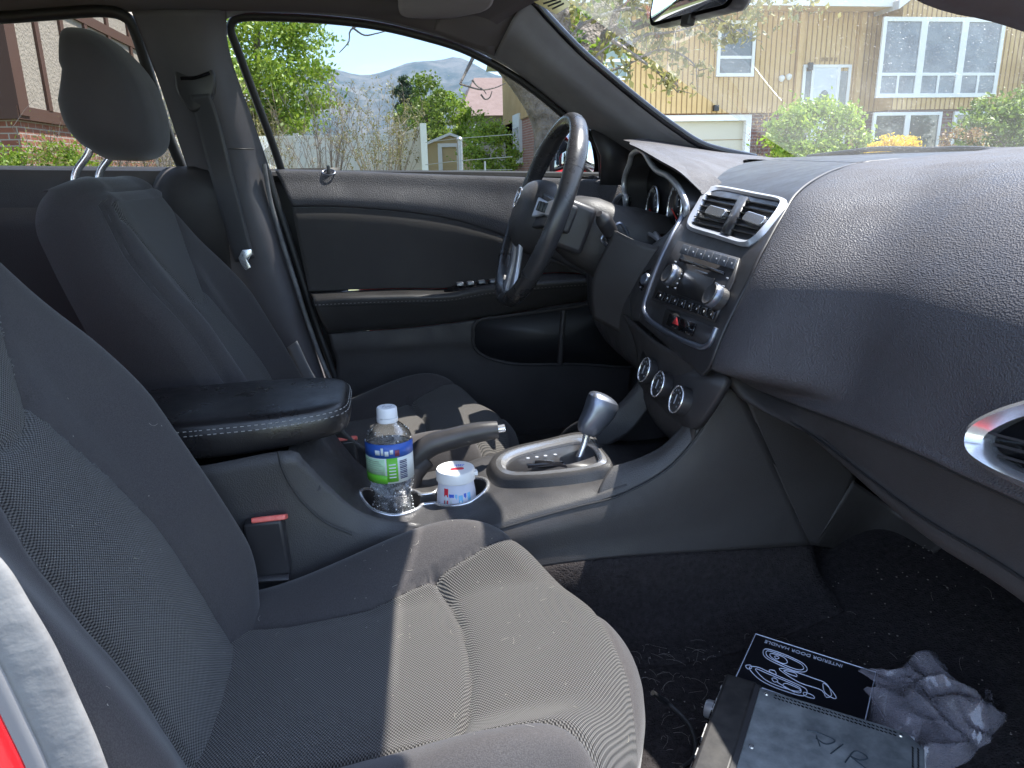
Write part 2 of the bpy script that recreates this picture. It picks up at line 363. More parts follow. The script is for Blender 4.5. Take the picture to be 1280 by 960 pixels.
# ---- seats -------------------------------------------------------
def xfront(y): return .247-2.2*abs(y)**1.92
SEAM_E = interp([(0,.216),(.06,.217),(.12,.208),(.167,.19),(.2,.172),(.236,.15),(.25,.14)])
SEAM_T = interp([(0,.057),(.05,.055),(.1,.046),(.15,.028),(.25,0)])
SEAM_B = interp([(-.3,.15),(-.15,.125),(-.05,.125),(.03,.143),(.08,.158),(.12,.173),(.16,.20),(.2,.24),(.3,.3)])
def put_attr(o, vals):
    n = len(o.data.vertices); a = o.data.attributes.new('insert', 'FLOAT', 'POINT'); v = np.full(n, -1.0); v[:len(vals)] = vals; a.data.foreach_set('value', v)
def seat_cushion(parent, Y0):
    nu, nv = 150, 150
    U = np.sin(np.linspace(-1,1,nu)*math.pi/2*.97)/math.sin(math.pi/2*.97); rows = []; uv = []
    V = np.linspace(0,1,nv)
    V = .55*V+.45*np.sin(V*math.pi/2)
    def H(x, y):
        ay = abs(y)
        z = .494+.058*(.05+.95*ss(-.22,.06,x))*ss(.10,.205,ay)*(1-.45*ss(.12,.24,x))+.020*ss(-.08,.16,x)*(1-.4*ss(.1,.2,ay))-.016*ss(.05,-.25,x)
        def gr(d, wd=.0045, dp=.007): return -dp*math.exp(-(d/wd)**2)-.0045*math.exp(-(d/.022)**2)
        if x < SEAM_E(ay): z += gr(ay-SEAM_B(x))
        if ay < SEAM_B(x)+.004: z += gr(x-SEAM_T(ay), .005, .008)
        z += gr((x-SEAM_E(ay))*.9, .004, .005)
        return z
    Z = np.zeros((nv, nu)); X = np.zeros((nv, nu)); Yv = np.zeros((nv, nu))
    for i in range(nv):
        for j in range(nu):
            y = .25*U[j]; xf = xfront(y); x = -.29+(xf+.29)*V[i]
            r = .06
            dy = (.25-abs(y)); dx = (xf-x)*(1/math.sqrt(1+(4.65*abs(y)**.92)**2))
            d = min(dy, dx) if max(dy, dx) > r else r-min(r, math.hypot(max(r-dy,0), max(r-dx,0)))
            q = max(0, 1-d/r); roll = r*1.25*(1-math.sqrt(max(0, 1-min(q,1)**2)))
            X[i,j] = x; Yv[i,j] = y; Z[i,j] = H(x, y)-roll
    for i in range(nv): rows.append([(X[i,j], Y0+Yv[i,j], Z[i,j]) for j in range(nu)])
    # skirt from the border down to the base
    g = np.array(rows); m = MB(); uvs = np.stack([g[:,:,1]-Y0+1, g[:,:,0]+1], 2).reshape(-1,2)
    mi = []
    for i in range(nv-1):
        for j in range(nu-1):
            x = X[i,j]; ay = abs(Yv[i,j]); mi.append(0)
    # outboard / inboard bolster knit, centre weave, front panel knit
    m.add(g.reshape(-1,3), gridfaces(nu, nv), mi, uvs)
    sdist = [min(SEAM_B(X[i,j])-abs(Yv[i,j]), SEAM_E(abs(Yv[i,j]))-X[i,j]) for i in range(nv) for j in range(nu)]
    idx = [i*nu for i in range(nv)]+[(nv-1)*nu+j for j in range(1, nu)]+[i*nu+nu-1 for i in range(nv-2,-1,-1)]
    b = g.reshape(-1,3)[idx]; c0 = np.array([0.,Y0,0])
    lev = []
    for k, (ins, dz) in enumerate([(.0,0),(.002,-.03),(.010,-.075),(.03,-.115)]):
        q = b.copy(); d = q-c0; d[:,2] = 0; L = np.linalg.norm(d[:,:2],axis=1)[:,None]; q[:,:2] -= (d/L)[:,:2]*ins; q[:,2] += dz; q[:,2] = np.maximum(q[:,2], .345)
        lev.append(q)
    vv = np.vstack(lev); uv = [(1+.01*(i % len(b)), 2+.03*(i//len(b))) for i in range(len(vv))]
    m.add(vv, [f[::-1] for f in gridfaces(len(b), len(lev))], 0, uv)
    o = m.build('seat_cushion', MT['weave'], parent, angle=75); put_attr(o, sdist)
    return o
def seat_back(parent, Y0):
    th = R(24); O = np.array([-.205, Y0, .45]); upv = np.array([-math.sin(th),0,math.cos(th)]); fwv = np.array([math.cos(th),0,math.sin(th)]); yv = np.array([0,1.,0])
    W = smooth_interp([(-.06,.17),(-.01,.20),(.04,.225),(.10,.238),(.3,.248),(.4,.240),(.48,.215),(.55,.185),(.62,.16)])
    T = np.concatenate([np.linspace(-.05,.5,95), .5+.115*np.sin(np.linspace(0,1,34)[1:]*math.pi/2)])
    nf = 120; U = np.sin(np.linspace(-1,1,nf)*math.pi/2); nb = 14
    SI0 = interp([(-.1,.10),(.0,.098),(.13,.094),(.2,.098),(.27,.088),(.33,.068),(.373,.056),(.40,.068),(.44,.095),(.48,.125),(.53,.15),(.6,.16)])
    SI = lambda t: min(SI0(t), W(t)-.046)
    g = []; uvs = []; matm = []
    for t in T:
        w_ = W(t); top = ss(.47,.615,t); bol = .040*ss(-.05,.1,t)*(1-.85*ss(.3,.5,t))
        tr = max(0,(t-.545)/.07); rt_ = .05*(1-math.sqrt(max(0,1-min(tr,1)**2)))
        w2 = w_-.04*(1-math.sqrt(max(0,1-min(max(0,(t-.54)/.075),1)**2)))
        row = []; uvr = []
        for u in U:
            y = w2*u; a = abs(u); ay = abs(y)
            d = .012+bol*ss(.42,.80,a)+.012*(1-a*a)*ss(0,.2,t)*0+.02*math.exp(-((t-.16)/.12)**2)*(1-a)
            r_ = .05; e = max(0, (ay-(w2-r_))/r_); d -= r_*1.0*(1-math.sqrt(max(0,1-min(e,1)**2)))
            def gr(dd, wd=.004, dp=.006): return -dp*math.exp(-(dd/wd)**2)-.004*math.exp(-(dd/.02)**2)
            s1 = gr(ay-SI(t)) if t < .555 else 0
            tt = .350+.023*min(ay/.056,1)**2
            s2 = gr((t-tt)) if ay < SI(t)+.01 else 0
            pip = w2-.030; s3 = gr(ay-pip,.0035,.010)+gr(ay-pip-.010,.0030,.008) if t > .02 and t < .56 else 0
            if t > .5: s3 += gr((t-.575)*1.0,.003,.004)
            row.append(O+upv*t+yv*y+fwv*(d+s1+s2+s3-rt_)); uvr.append((y+1, t+1))
        for k in range(1, nb+1):
            a = 1-2*k/(nb+1); y = w2*a; e = abs(a)
            dd = -.105-.02*(1-e**4)+rt_*1.0
            dd = max(dd, -.13)
            row.append(O+upv*t+yv*y*(1 if e < .9 else .99)+fwv*(dd)); uvr.append((3+y, t+1))
        g.append(row); uvs.append(uvr)
    n = nf+nb; m = MB(); mi = []
    for i in range(len(T)-1):
        for j in range(n):
            if j < nf-1:
                y = abs(W(T[i])*U[j]); t = T[i]
                tt = .335-.06*(1-min(y/.15,1))**1.3
                mi.append(0)
            else: mi.append(0)
    gv = [p for r_ in g for p in r_]; m.add(gv, gridfaces(n, len(T), True), mi, [q for r_ in uvs for q in r_])
    last = (len(T)-1)*n; c = np.mean(g[-1], axis=0)+upv*.001
    m.v.append(tuple(c)); m.uv.append((1.,1.6)); ci = len(m.v)-1
    m.f += [(last+j, last+(j+1) % n, ci) for j in range(n)]; m.m += [0]*n
    b = m.build('backrest', MT['weave'], parent, angle=75)
    ins = []
    for t in T:
        for j in range(n): ins.append(min(SI(t)-abs(W(t)*U[j]), (.555-t)) if j < nf else -1)
    put_attr(b, ins)
    # head restraint
    hc = O+upv*.735+fwv*.0
    th2 = R(-3); hu = np.array([-math.sin(th2),0,math.cos(th2)]); hf = np.array([math.cos(th2),0,math.sin(th2)])
    hc = np.array([-.449, Y0, 1.130]); vv = []; nn, kk = 44, 30
    for i in range(kk):
        ph = -math.pi/2+math.pi*i/(kk-1)
        for j in range(nn):
            a = 2*math.pi*j/nn
            def se(c, e): return math.copysign(abs(c)**e, c)
            cz = se(math.sin(ph), .62); cr2 = se(math.cos(ph), .62)
            x = cr2*se(math.cos(a), .7); y = cr2*se(math.sin(a), .62)
            zz = cz*.103; wy = .106*(1-.16*cz*(cz > 0)-.10*cz*(cz < 0)*-1)
            xx = x*(.060+.014*(1-cz)*(.6 if x > 0 else .0)-.014*max(0,cz))+(.01*(1-cz) if x > 0 else 0)
            if x < 0 and cz < 0: zz *= 1-.28*abs(x)
            if x < 0: xx = xx*(1-.28*max(0,cz)) + .010*math.exp(-((cz-.25)/.10)**2)*abs(x)   # notch round the back shell
            sm = -.003*math.exp(-((abs(y)-.78)/.03)**2) if x > 0 else 0
            vv.append(hc+hu*zz+hf*(xx+sm-.03*cz*cz*(cz > 0))+yv*y*wy)
    h = MB().add(vv, gridfaces(nn, kk, True), 0, [(1+.01*(q % nn), 1+.01*(q//nn)) for q in range(len(vv))]).build('headrest', MT['plain'], parent, angle=80)
    for s in (-1, 1):
        b0 = O+upv*.60+yv*s*.055-fwv*.055; t0 = hc+yv*s*.055-hu*.085+hf*(-.018)
        tube('headrest_post', [b0-upv*.02, b0+upv*.012+fwv*.0, (b0+t0)/2-hf*.012, t0+hu*.0, t0+hu*.05], .0062, MT['chrome'], parent, 12, 24)
        MB().add(*lathe([(.0,0),(.014,0),(.017,.006),(.012,.016),(.0,.018)], frame(b0-upv*.0, yv, fwv), 20)).build('post_guide', MT['smooth'], parent)
    return b
def make_seat(Y0):
    r_ = empty('front_seat', (0, Y0, .3), car)
    seat_cushion(r_, Y0); seat_back(r_, Y0)
    # plastic side shield and rail under the cushion
    for s in (-1, 1):
        y = Y0+s*.235
        surf('side_shield', [[(-.33,y+s*.01,.43),(-.1,y+s*.012,.41),(.1,y,.395),(.17,y-s*.02,.385)], [(-.33,y+s*.012,.36),(-.1,y+s*.012,.355),(.1,y,.35),(.17,y-s*.02,.36)]], 24, 6, MT['lowplastic'], r_, .01)
        MB().add(*aabox(-.3,.24,y-s*.05-.02,y-s*.05+.02,.325,.35)).build('seat_rail', MT['darksilver'], r_, bevel=.003)
    return r_
seatP = make_seat(-.38)
seatP['label'] = 'near passenger seat with half its cushion in sunlight'
seatD = coltree(seatP, car); seatD.location = (0-.005, .375, .3)
seatD['label'] = 'far driver seat with tall headrest'
# ---- floor ------------------------------------------------------
def zfloor(x, y): return .335+.13*ss(.35,.85,x)+.33*ss(.85,1.0,x)+.20*(1-ss(.05,.17,abs(y)))*0+.006*math.sin(9*x+4*y)
g = [[(x, y, zfloor(x, y)) for x in np.linspace(-1.4,1.02,90)] for y in np.linspace(-.70,.70,60)]
MB().add([p for r_ in g for p in r_], [f[::-1] for f in gridfaces(90,60)]).build('floor_carpet', MT['carpet'], car, solid=.01, off=1)
m = MB()
for i in range(150):
    x = .30+.5*rnd.random()**1.3; y = -.2-.42*rnd.random()
    if i < 90: x = .28+.12*rnd.random(); y = -.17-.3*rnd.random()
    a = rnd.random()*6.28; L = .006+.022*rnd.random(); z = zfloor(x, y)+.008; c = rnd.uniform(-1,1)
    pts = [(x+L*math.cos(a+c*t)*t, y+L*math.sin(a+c*t)*t, z+.003*math.sin(3*t)) for t in (0,.33,.66,1)]
    m.add(*tubepts(pts, .00019, 3))
m.build('pet_hair', MT['hair'], D.objects['floor_carpet'])['kind'] = 'stuff'
m = MB()
for i in range(260):
    x = .3+.5*rnd.random(); y = -.18-.4*rnd.random(); s = rnd.uniform(.0003,.0009)
    m.add(*aabox(x-s,x+s,y-s,y+s,zfloor(x,y)+.006,zfloor(x,y)+.006+s))
m.build('crumbs', MT['hair'], D.objects['floor_carpet'])['kind'] = 'stuff'

# ---- centre console ----------------------------------------------
con = empty('center_console', (.1, 0, .35), car)
YS = -.128
def deckz(x):
    return float(np.interp(x, [-.16,-.14,-.12,-.10,-.08,-.065,-.05,-.02,.04,.09,.13,.2,.27,.32], [.648,.640,.615,.580,.548,.530,.519,.511,.511,.518,.530,.545,.558,.572]))
def side_pts(pl, y=YS): return [P(a, b, Y=y) for a, b in pl]
top_line = [(395,560),(415,600),(440,640),(475,672),(560,676),(660,655),(715,637),(770,620),(830,588),(870,545),(895,500),(921,479)]
tl = cr_(side_pts(top_line), 60)
for p_ in tl:
    if -.13 < p_[0] < .31: k_ = float(ss(-.13,-.10,p_[0])*(1-ss(.24,.31,p_[0]))); p_[2] = p_[2]*(1-k_)+(deckz(p_[0])-.015)*k_
bl = cr_(side_pts([(300,800),(395,780),(475,762),(560,740),(660,712),(720,702),(800,694),(900,688),(1015,681)], -.146), 60)
tl2 = tl.copy()
surf('console_side', [tl2, tl2*.72+bl*.28+np.array([0,-.004,0]), tl2*.3+bl*.7, bl], 60, 24, MT['lowplastic'], con, .004)
tld = tl*np.array([1,-1,1]); bld = bl*np.array([1,-1,1])
surf('console_side', [tld, tld*.5+bld*.5, bld], 40, 12, MT['lowplastic'], con, .004)
# kick panel under the dash, forward of the console side
kt = [P(a,b,Y=-.132) for a,b in [(916,470),(960,500),(1010,540),(1068,606)]]; kb_ = [P(a,b,Y=-.146) for a,b in [(1012,680),(1014,681),(1016,681),(1019,680)]]
surf('console_side', [[k+np.array([0,0,.012]) for k in kt], [k*.6+q_*.4 for k, q_ in zip(kt, kb_)], kb_], 24, 24, MT['lowplastic'], con, .004)
surf('tunnel_carpet', [bl+np.array([0,-.0015,.0]), bl+np.array([0,-.012,-.02]), [(p[0], -.175, zfloor(p[0], -.2)+.02) for p in bl], [(p[0], -.24, zfloor(p[0], -.24)+.001) for p in bl]], 60, 20, MT['carpet'], con, .003)
surf('footwell_panel', [[P(1066,600,Y=-.134), P(1120,638,X=.74), P(1180,682,X=.76)], [P(1042,640,Y=-.140), P(1095,665,X=.73), P(1150,708,X=.75)], [P(1017,681,Y=-.146), P(1070,692,X=.72), P(1125,735,X=.74)]], 24, 16, MT['lowplastic'], con, .004)
# top skin: rows run forward, from the passenger edge to the driver edge; hole cut by cup holder / pocket geometry sits above it
edgeP = tl
def ztop(x):   # height of console deck along x
    return float(np.interp(x, edgeP[:,0], edgeP[:,2]))
def deck(x0, x1, y0, y1, nx, ny, dz=.004, crown=.012):
    rows = []
    for y in np.linspace(y0, y1, ny):
        e = max(0, (abs(y)-.10)/.03); rows.append([(x, y, ztop(x)+dz+crown*(1-min(e,1)**2)) for x in np.linspace(x0, x1, nx)])
    return rows
CUPS = [(-.018, -.005, .047), (.085, -.005, .043)]
def in_cup(x, y, grow=0):
    for cx, cy, r_ in CUPS:
        if (x-cx)**2+(y-cy)**2 < (r_+grow)**2: return True
    return abs(y+.005) < .018+grow and CUPS[0][0] < x < CUPS[1][0]
nx, ny = 190, 120
xs = np.linspace(-.150, .315, nx); ys = np.linspace(-.128, .128, ny)
m = MB(); vv = []
for y in ys:
    for x in xs:
        e = max(0, (abs(y)-.088)/.04); z = ztop(max(x,-.1))+.016*math.sqrt(max(0,1-min(e,1)**2))-.0
        z = deckz(x)+.016*(math.sqrt(max(0,1-min(e,1)**2))-1)
        vv.append((x, y, z))
f = []
for (a, b, c, d) in gridfaces(nx, ny):
    q = np.mean([vv[i] for i in (a,b,c,d)], axis=0)
    if not in_cup(q[0], q[1]): f.append((a,b,c,d))
m.add(vv, f).build('console_top', MT['plastic'], con)
# cup wells with chrome rim
def cup_outline(grow=0., n=26):
    (x1,y1,r1),(x2,y2,r2) = CUPS; r1 += grow; r2 += grow; h = .018+grow; out = []
    a1 = math.asin(h/r1); a2 = math.asin(h/r2)
    for i in range(n): 
        t = a1+(2*math.pi-2*a1)*i/(n-1); out.append((x1+r1*math.cos(t), y1+r1*math.sin(t)))
    for i in range(n):
        t = math.pi+a2+(2*math.pi-2*a2)*i/(n-1); out.append((x2+r2*math.cos(t), y2+r2*math.sin(t)))
    return out
zc = deckz
ol = cup_outline(.001)
tube('cup_holder_rim', [(x, y, zc(x)+.001) for x, y in ol], .0032, MT['chrome'], con, 10, 140, True)
k = len(ol); m = MB(); rings = []
for dz, gsh in ((0.0,.0),(-.004,-.002),(-.055,-.004),(-.058,-.008)): rings += [(x, y, zc(x)+dz if dz > -.05 else (.462 if x < .035 else .494)+(.0 if gsh > -.005 else -.002)) for x, y in cup_outline(gsh)]
m.add(rings, gridfaces(k, 4, True)); m.f.append(tuple(3*k+i for i in range(k))); m.m.append(0)
m.build('cup_holder', MT['smooth'], con, smooth=True, angle=30)
# shift gate: raised oval bezel with brushed ring
gatec = P(690, 572, Z=.567)
def gfn(off=0): return lambda p: p[2]-(deckz(p[0])+.004+off)
outer = [(612,583),(618,570),(640,560),(680,551),(720,542),(742,545),(752,562),(766,583),(740,592),(700,598),(660,601),(625,599)]
inner = [(632,583),(638,574),(655,567),(690,558),(722,552),(738,556),(748,574),(738,583),(700,589),(660,592),(638,590)]
ob_ = cr_(frompx(outer, gfn(.006)), 60, True); ib_ = cr_(frompx(inner, gfn(.010)), 60, True); ob2 = ob_.copy(); ob2[:,2] -= .022; cc = ob_.mean(0); ob2[:,:2] += (ob2[:,:2]-cc[:2])*.12
mid = ob_*.28+ib_*.72; mid[:,2] += .0062; ib2 = ib_.copy(); ib2[:,2] -= .008
rgo = ob_*.60+ib_*.40; rgo[:,2] += .005; lipb = ob_.copy(); lipb[:,2] += .002
MB().add(np.vstack([ob2, ob_, lipb*.7+rgo*.3+np.array([0,0,.001]), rgo]), gridfaces(60,4,True)).build('gate_surround', MT['plastic'], con)
MB().add(np.vstack([rgo-np.array([0,0,.0005]), mid, ib_, ib2]), gridfaces(60,4,True)).build('shift_bezel', MT['chrome'], con)
poly('gate_plate', ib2+np.array([0,0,.002]), MT['smooth'], con, .002)
# slot and position marks
gz = float(ib2[:,2].mean())+.003
slot = [(658,580),(668,580),(669,576),(690,575),(692,578),(706,577),(712,572),(735,570),(738,576),(728,583),(708,585),(700,582),(680,583),(660,585)]
poly('gate_slot', [P(a,b,Z=gz+.002) for a,b in slot], MT['gloss'], con, .0012)
for a, b in ((660,573),(671,571.5),(682,570),(694,568.5),(712,565.5)):
    MB().add(*lathe([(.0,0),(.0028,0),(.0028,.0008),(0,.0008)], frame(P(a,b,Z=gz+.002),(1,0,0),(0,1,0)), 14)).build('gear_mark', MT['greyprint'], con)
kb = P(722,580,Y=-.02)
k0 = P(724,572,Y=-.015); k1 = P(737,520,Y=-.01); 
tube('shift_stalk', [P(720,584,Y=-.02), P(733,545,Y=-.013), k1], [.0055,.005,.008], MT['chrome'], con, 12, 10)
kp = [P(732,545,Y=-.012), P(738,530,Y=-.010), P(744,515,Y=-.008), P(749,503,Y=-.006), P(752,494,Y=-.005)]
m = MB(); secs = [(.012,.015),(.017,.020),(.020,.023),(.022,.025),(.021,.026),(.012,.015),(.002,.002)]; path = cr_(kp, 5); pth = [path[0], path[1], path[2], path[3], path[3]+(path[4]-path[3])*.75, path[4]+(path[4]-path[3])*.15, path[4]+(path[4]-path[3])*.22]
vv = []
ax = (path[-1]-path[0]); ax /= np.linalg.norm(ax); sy = np.array([0,1.,0]); sy -= ax*(ax@sy); sy /= np.linalg.norm(sy); sx = np.cross(sy, ax)
for q, (b_, a_) in zip(pth, secs):
    for i in range(28):
        t = 2*math.pi*i/28; c, s = math.cos(t), math.sin(t); e = .7
        vv.append(q+sy*b_*math.copysign(abs(c)**e,c)+sx*(a_*math.copysign(abs(s)**e,s)+.006*(a_ > .02)))
mi = [0]*(28*6)
for r_ in range(6):
    for i in range(28):
        t = 2*math.pi*(i+.5)/28
        if 3.6 < t < 5.8 and 0 < r_ < 5 and False: mi[r_*28+i] = 1
m.add(vv, gridfaces(28, 7, True), mi); m.f.append(tuple(range(28))[::-1]); m.m.append(0)
m.build('shift_knob', [MT['darksilver'], MT['chrome']], con, sub=1)
# rails that sweep up either side of the storage pocket to the climate panel
inner_line = [(768,583),(800,573),(832,556),(858,526),(878,492),(893,470)]
ip = cr_([P(a,b,Y=-.098) for a,b in inner_line], 30)
op = cr_([P(a,b,Y=YS) for a,b in [(745,628),(790,611),(833,585),(868,547),(893,503),(914,474)]], 30)
midp = (ip+op)/2; midp[:,2] += .006; midp[:,0] -= .004
dn = ip.copy(); dn[:,2] -= .05; dn[:,1] += .012
surf('pocket_rail', [op+np.array([0,0.001,-.004]), op+np.array([0,.004,.002]), midp, ip, dn], 40, 16, MT['plastic'], con, .003)
mir = np.array([1,-1,1])
surf('pocket_rail', [(op+np.array([0,0.001,-.004]))*mir, op*mir, midp*mir, ip*mir, dn*mir], 40, 16, MT['plastic'], con, .003)
surf('storage_pocket', [[(x, y, z) for x, z in ((.30,.565),(.33,.545),(.42,.535),(.50,.55),(.52,.60),(.52,.66))] for y in (-.11,-.05,.05,.11)], 20, 8, MT['smooth'], con, .003)
tube('console_seam', tl[8:]+np.array([0,-.003,.0]), .0012, MT['rubber'], con, 6, 60)
# arm rest box and lid
boxo = side_pts([(205,560),(400,552),(402,570),(413,600),(436,640),(470,668),(520,690),(420,720),(250,720)], -.132)
bx = [[(-.60,-.132,.645),(-.45,-.134,.645),(-.28,-.135,.642),(-.15,-.133,.655),(-.128,-.128,.64),(-.10,-.125,.60),(-.055,-.124,.553),(.02,-.126,.53)],
      [(-.60,-.142,.52),(-.45,-.142,.52),(-.28,-.142,.52),(-.15,-.142,.52),(-.128,-.141,.515),(-.10,-.14,.51),(-.055,-.139,.50),(.02,-.138,.49)],
      [(-.60,-.15,.33),(-.45,-.15,.33),(-.28,-.15,.33),(-.15,-.15,.33),(-.128,-.15,.33),(-.10,-.15,.33),(-.055,-.15,.33),(.02,-.15,.33)]]
surf('armrest_box', bx, 60, 20, MT['plastic'], con, .004)
surf('armrest_box', [[(a,-b,c) for a,b,c in r_] for r_ in bx], 60, 20, MT['plastic'], con, .004)
tube('panel_seam', [P(a,b,Y=-.145) for a,b in [(347,564),(352,585),(365,610),(385,635),(410,655),(440,668)]], .0012, MT['rubber'], con, 6, 30)
# lid: rounded pad
lid = MB(); nn, kk = 60, 40; vv = []
O = np.array([-.30,-.012,.672]); sl_ = np.array([math.cos(R(1.5)),0,math.sin(R(1.5))])
LH, WH = .232, .105
prof = [(-.030,.90),(-.028,.97),(-.018,1.0),(.0,1.0),(.006,.992),(.010,.975),(.014,.965),(.018,.94),(.022,.86),(.0245,.70),(.026,.35),(.026,.0)]
for h, sc in prof:
    for j in range(nn):
        t = 2*math.pi*j/nn; c, s = math.cos(t), math.sin(t)
        e = .42 if c > 0 else .12
        x = math.copysign(abs(c)**e, c)*(LH-(1-sc)*.10) if sc > 0 else 0
        y = math.copysign(abs(s)**.38, s)*(WH-(1-sc)*.10) if sc > 0 else 0
        if sc == 0: x = y = 0
        taper = 1-.10*ss(.1,.23,x)
        if .30 < sc < .72: x *= sc+.15; y *= sc
        vv.append(O+sl_*x+np.array([0,1,0])*y*taper+np.array([0,0,1])*(h-.006*ss(.05,.23,x)*(h < 0)*-1))
al = MB().add(vv, gridfaces(nn, len(prof), True)).build('armrest_lid', MT['armleather'], con, sub=1, angle=80)
for h, sc in ((.0045,1.0),(.0105,.985)):
    m = MB(); st = []
    for j in range(260):
        t = 2*math.pi*j/260; c, s = math.cos(t), math.sin(t); e = .42 if c > 0 else .12
        x = math.copysign(abs(c)**e, c)*(LH-(1-sc)*.10)*1.0; y = math.copysign(abs(s)**.38, s)*(WH-(1-sc)*.10); y *= 1-.10*ss(.1,.23,x)
        st.append(O+sl_*x+np.array([0,1,0])*y+np.array([0,0,h+.001]))
    st = cr_(st, 420, True)
    for j in range(0, 420, 3): m.add(*tubepts([st[j], st[(j+1) % 420], st[(j+2) % 420]*.5+st[(j+1) % 420]*.5], .0006, 4))
    m.build('stitching', MT['thread'], con)
# parking brake between console and driver seat
pbp = [P(512,597,Y=.062),P(520,572,Y=.064),P(540,556,Y=.066),P(570,547,Y=.068),P(600,540,Y=.068),P(622,537,Y=.068)]
tube('parking_brake_lever', pbp, [.016,.0165,.016,.0155,.015,.0125], MT['smooth'], con, 18, 30, flat=1.15)
tube('brake_button', [P(620,537,Y=.068),P(631,535,Y=.068)], .0065, MT['chrome'], con, 14)
tube('brake_boot', [P(505,612,Y=.06),P(516,590,Y=.062),P(535,574,Y=.064)], [.026,.02,.014], MT['lowplastic'], con, 16, 10)

# seat belt buckles
for nm, (a,b), (c,d), y in (('buckle', (337,652),(334,712),-.152), ('buckle', (430,552),(428,580),.135)):
    t_ = P(a,b,Y=y); b_ = P(c,d,Y=y); b_ = t_+(b_-t_)
    ax = t_-b_; L = np.linalg.norm(ax); fr = frame((t_+b_)/2, (1,-.05,.05), ax)
    bk = MB().add(*boxpts(fr, .0245, L/2+.004, .011)).build('seat_belt_buckle', MT['smooth'], car, bevel=.004)
    fr2 = frame(t_+ax/L*.0045, (1,-.05,.05), (0,-.6,.25)); vv, ff = boxpts(fr2, .0215, .010, .0035)
    MB().add(vv, ff).build('release_button', MT['red'], bk, bevel=.002)
tube('buckle_bracket', [P(296,723,Y=-.16),P(325,722,Y=-.16),P(362,720,Y=-.16)], .010, MT['smooth'], car, 10, 10, flat=.5)

# ---- dashboard ---------------------------------------------------
dash = empty('dashboard', (.5, 0, .8), car)
# boundary between centre stack band and passenger pad
bnd = [(1085,203),(1045,213),(1015,228),(990,252),(968,290),(945,335),(922,382),(902,425),(890,456)]
bp3 = frompx(bnd, S_()); zt = [p[2] for p in bp3]
rows = []
zs = [1.014, 1.0105]+zt
left = [np.array([.98, bp3[0][1]+.03, 1.014]), np.array([.88, bp3[0][1]+.015, 1.0105])]+bp3
YR = -.74
for l, z in zip(left, zs):
    row = []
    for s in np.linspace(0, 1, 14)**1.6:
        y = l[1]+(YR-l[1])*s
        dd_ = s*abs(YR-l[1]); bl_ = float(ss(0,.17,dd_)); x = f_stack(z)*(1-bl_)+f_dash(z)*bl_-.006*math.exp(-((dd_-.05)/.035)**2)*(z < 1.0)
        # cushion: drops towards the stack seam, and the whole pad wraps back at the door end
        x += .003*math.exp(-(dd_/.006)**2) + .008*max(0,(s-.85)/.15)**2
        zz = z-.002*math.exp(-(s*abs(YR-l[1])/.01)**2)*(z > .95)
        x -= .012*math.exp(-((z-.86)/.05)**2)*ss(.05,.3,s)*(1-ss(.8,1,s))
        row.append((x, y, zz))
    rows.append(row)
# lower edge follows the photographed line
lowedge = [(890,459),(920,472),(958,490),(1005,508),(1067,531),(1150,566),(1215,597),(1280,626),(1400,684)]
le = frompx(lowedge, D_()); le[0] = proj(*lowedge[0], S_()); le[1] = (le[1]*.6+proj(*lowedge[1], S_())*.4); le = cr_(le, 200)[(np.linspace(0,1,14)**1.6*199).astype(int)]
base = rows[-1]
def mixrow(a, k): 
    r_ = []
    for i in range(14):
        z = rows[-1][i][2]*(1-k)+le[i][2]*k; y = np.array(rows[-1][i])[1]*(1-k)+le[i][1]*k; r_.append((base[i][0]*(1-k)+le[i][0]*k, y, z))
    return r_
base = rows[-1]
rows_l = [mixrow(None, k) for k in (.5, 1)]
und = [(p[0]+.015, p[1], p[2]-.006) for p in rows_l[-1]]; und2 = [(p[0]+.05, p[1], p[2]-.004) for p in rows_l[-1]]
surf('dash_pad', rows+rows_l+[und, und2], 120, 110, MT['leather'], dash, .004, off=0)
# glove box door below
ga = le.copy(); ga[:,0] += .012; ga[:,2] -= .004
gl = cr_([proj(a,b,lambda p: p[0]-.505-.04*(p[2]-.7)) for a,b in [(926,490),(960,508),(1005,537),(1080,602),(1161,671),(1255,731),(1330,790)]], 14)
gm = [ (ga[i]*.45+gl[i]*.55)+np.array([-.020*math.sin(math.pi*min(1,i/6)),0,-.004]) for i in range(14)]
gr2 = [gl[i]+np.array([-.004*min(1,i/3),0,.010*min(1,i/4)]) for i in range(14)]
gu = [gl[i]+np.array([.035,0,-.004]) for i in range(14)]; gu2 = [gl[i]+np.array([.12,0,.0]) for i in range(14)]
surf('glove_box', [ga, gm, gr2, gl, gu, gu2], 90, 40, MT['lowplastic'], dash, .004)
cl = [gm[i]*.42+gr2[i]*.58+np.array([-.0035,0,0]) for i in range(1,14)]
tube('glove_box_seam', cl, .0014, MT['rubber'], D.objects['glove_box'], 6, 60)
tube('pad_seam', [p+np.array([-.0,0,-.002]) for p in le], .0022, MT['rubber'], dash, 6, 60)
# centre band
lbnd = [(948,199),(925,205),(900,217),(880,232),(862,256),(845,285),(828,320),(812,358),(803,385),(800,402)]
lb3 = frompx(lbnd, S_()); L_ = cr_(lb3, 40)
Rb = cr_(frompx(bnd+[(880,468)], S_(-.004)), 40); Rb[:,1] -= .006
Ltop = np.array([(f_stack(1.012), L_[0][1], 1.012)]); 
rows = []
for i in range(40):
    a, b = L_[i], Rb[i]; row = []
    for s in np.linspace(0,1,12):
        q = a*(1-s)+b*s; z = q[2]+.004*math.sin(math.pi*s)*0; row.append((f_stack(z), q[1], z))
    rows.append(row)
back = [(.95, p[1]+.01, 1.010) for p in rows[0]]
surf('center_stack', [back]+rows, 60, 120, MT['smooth'], dash, .004)
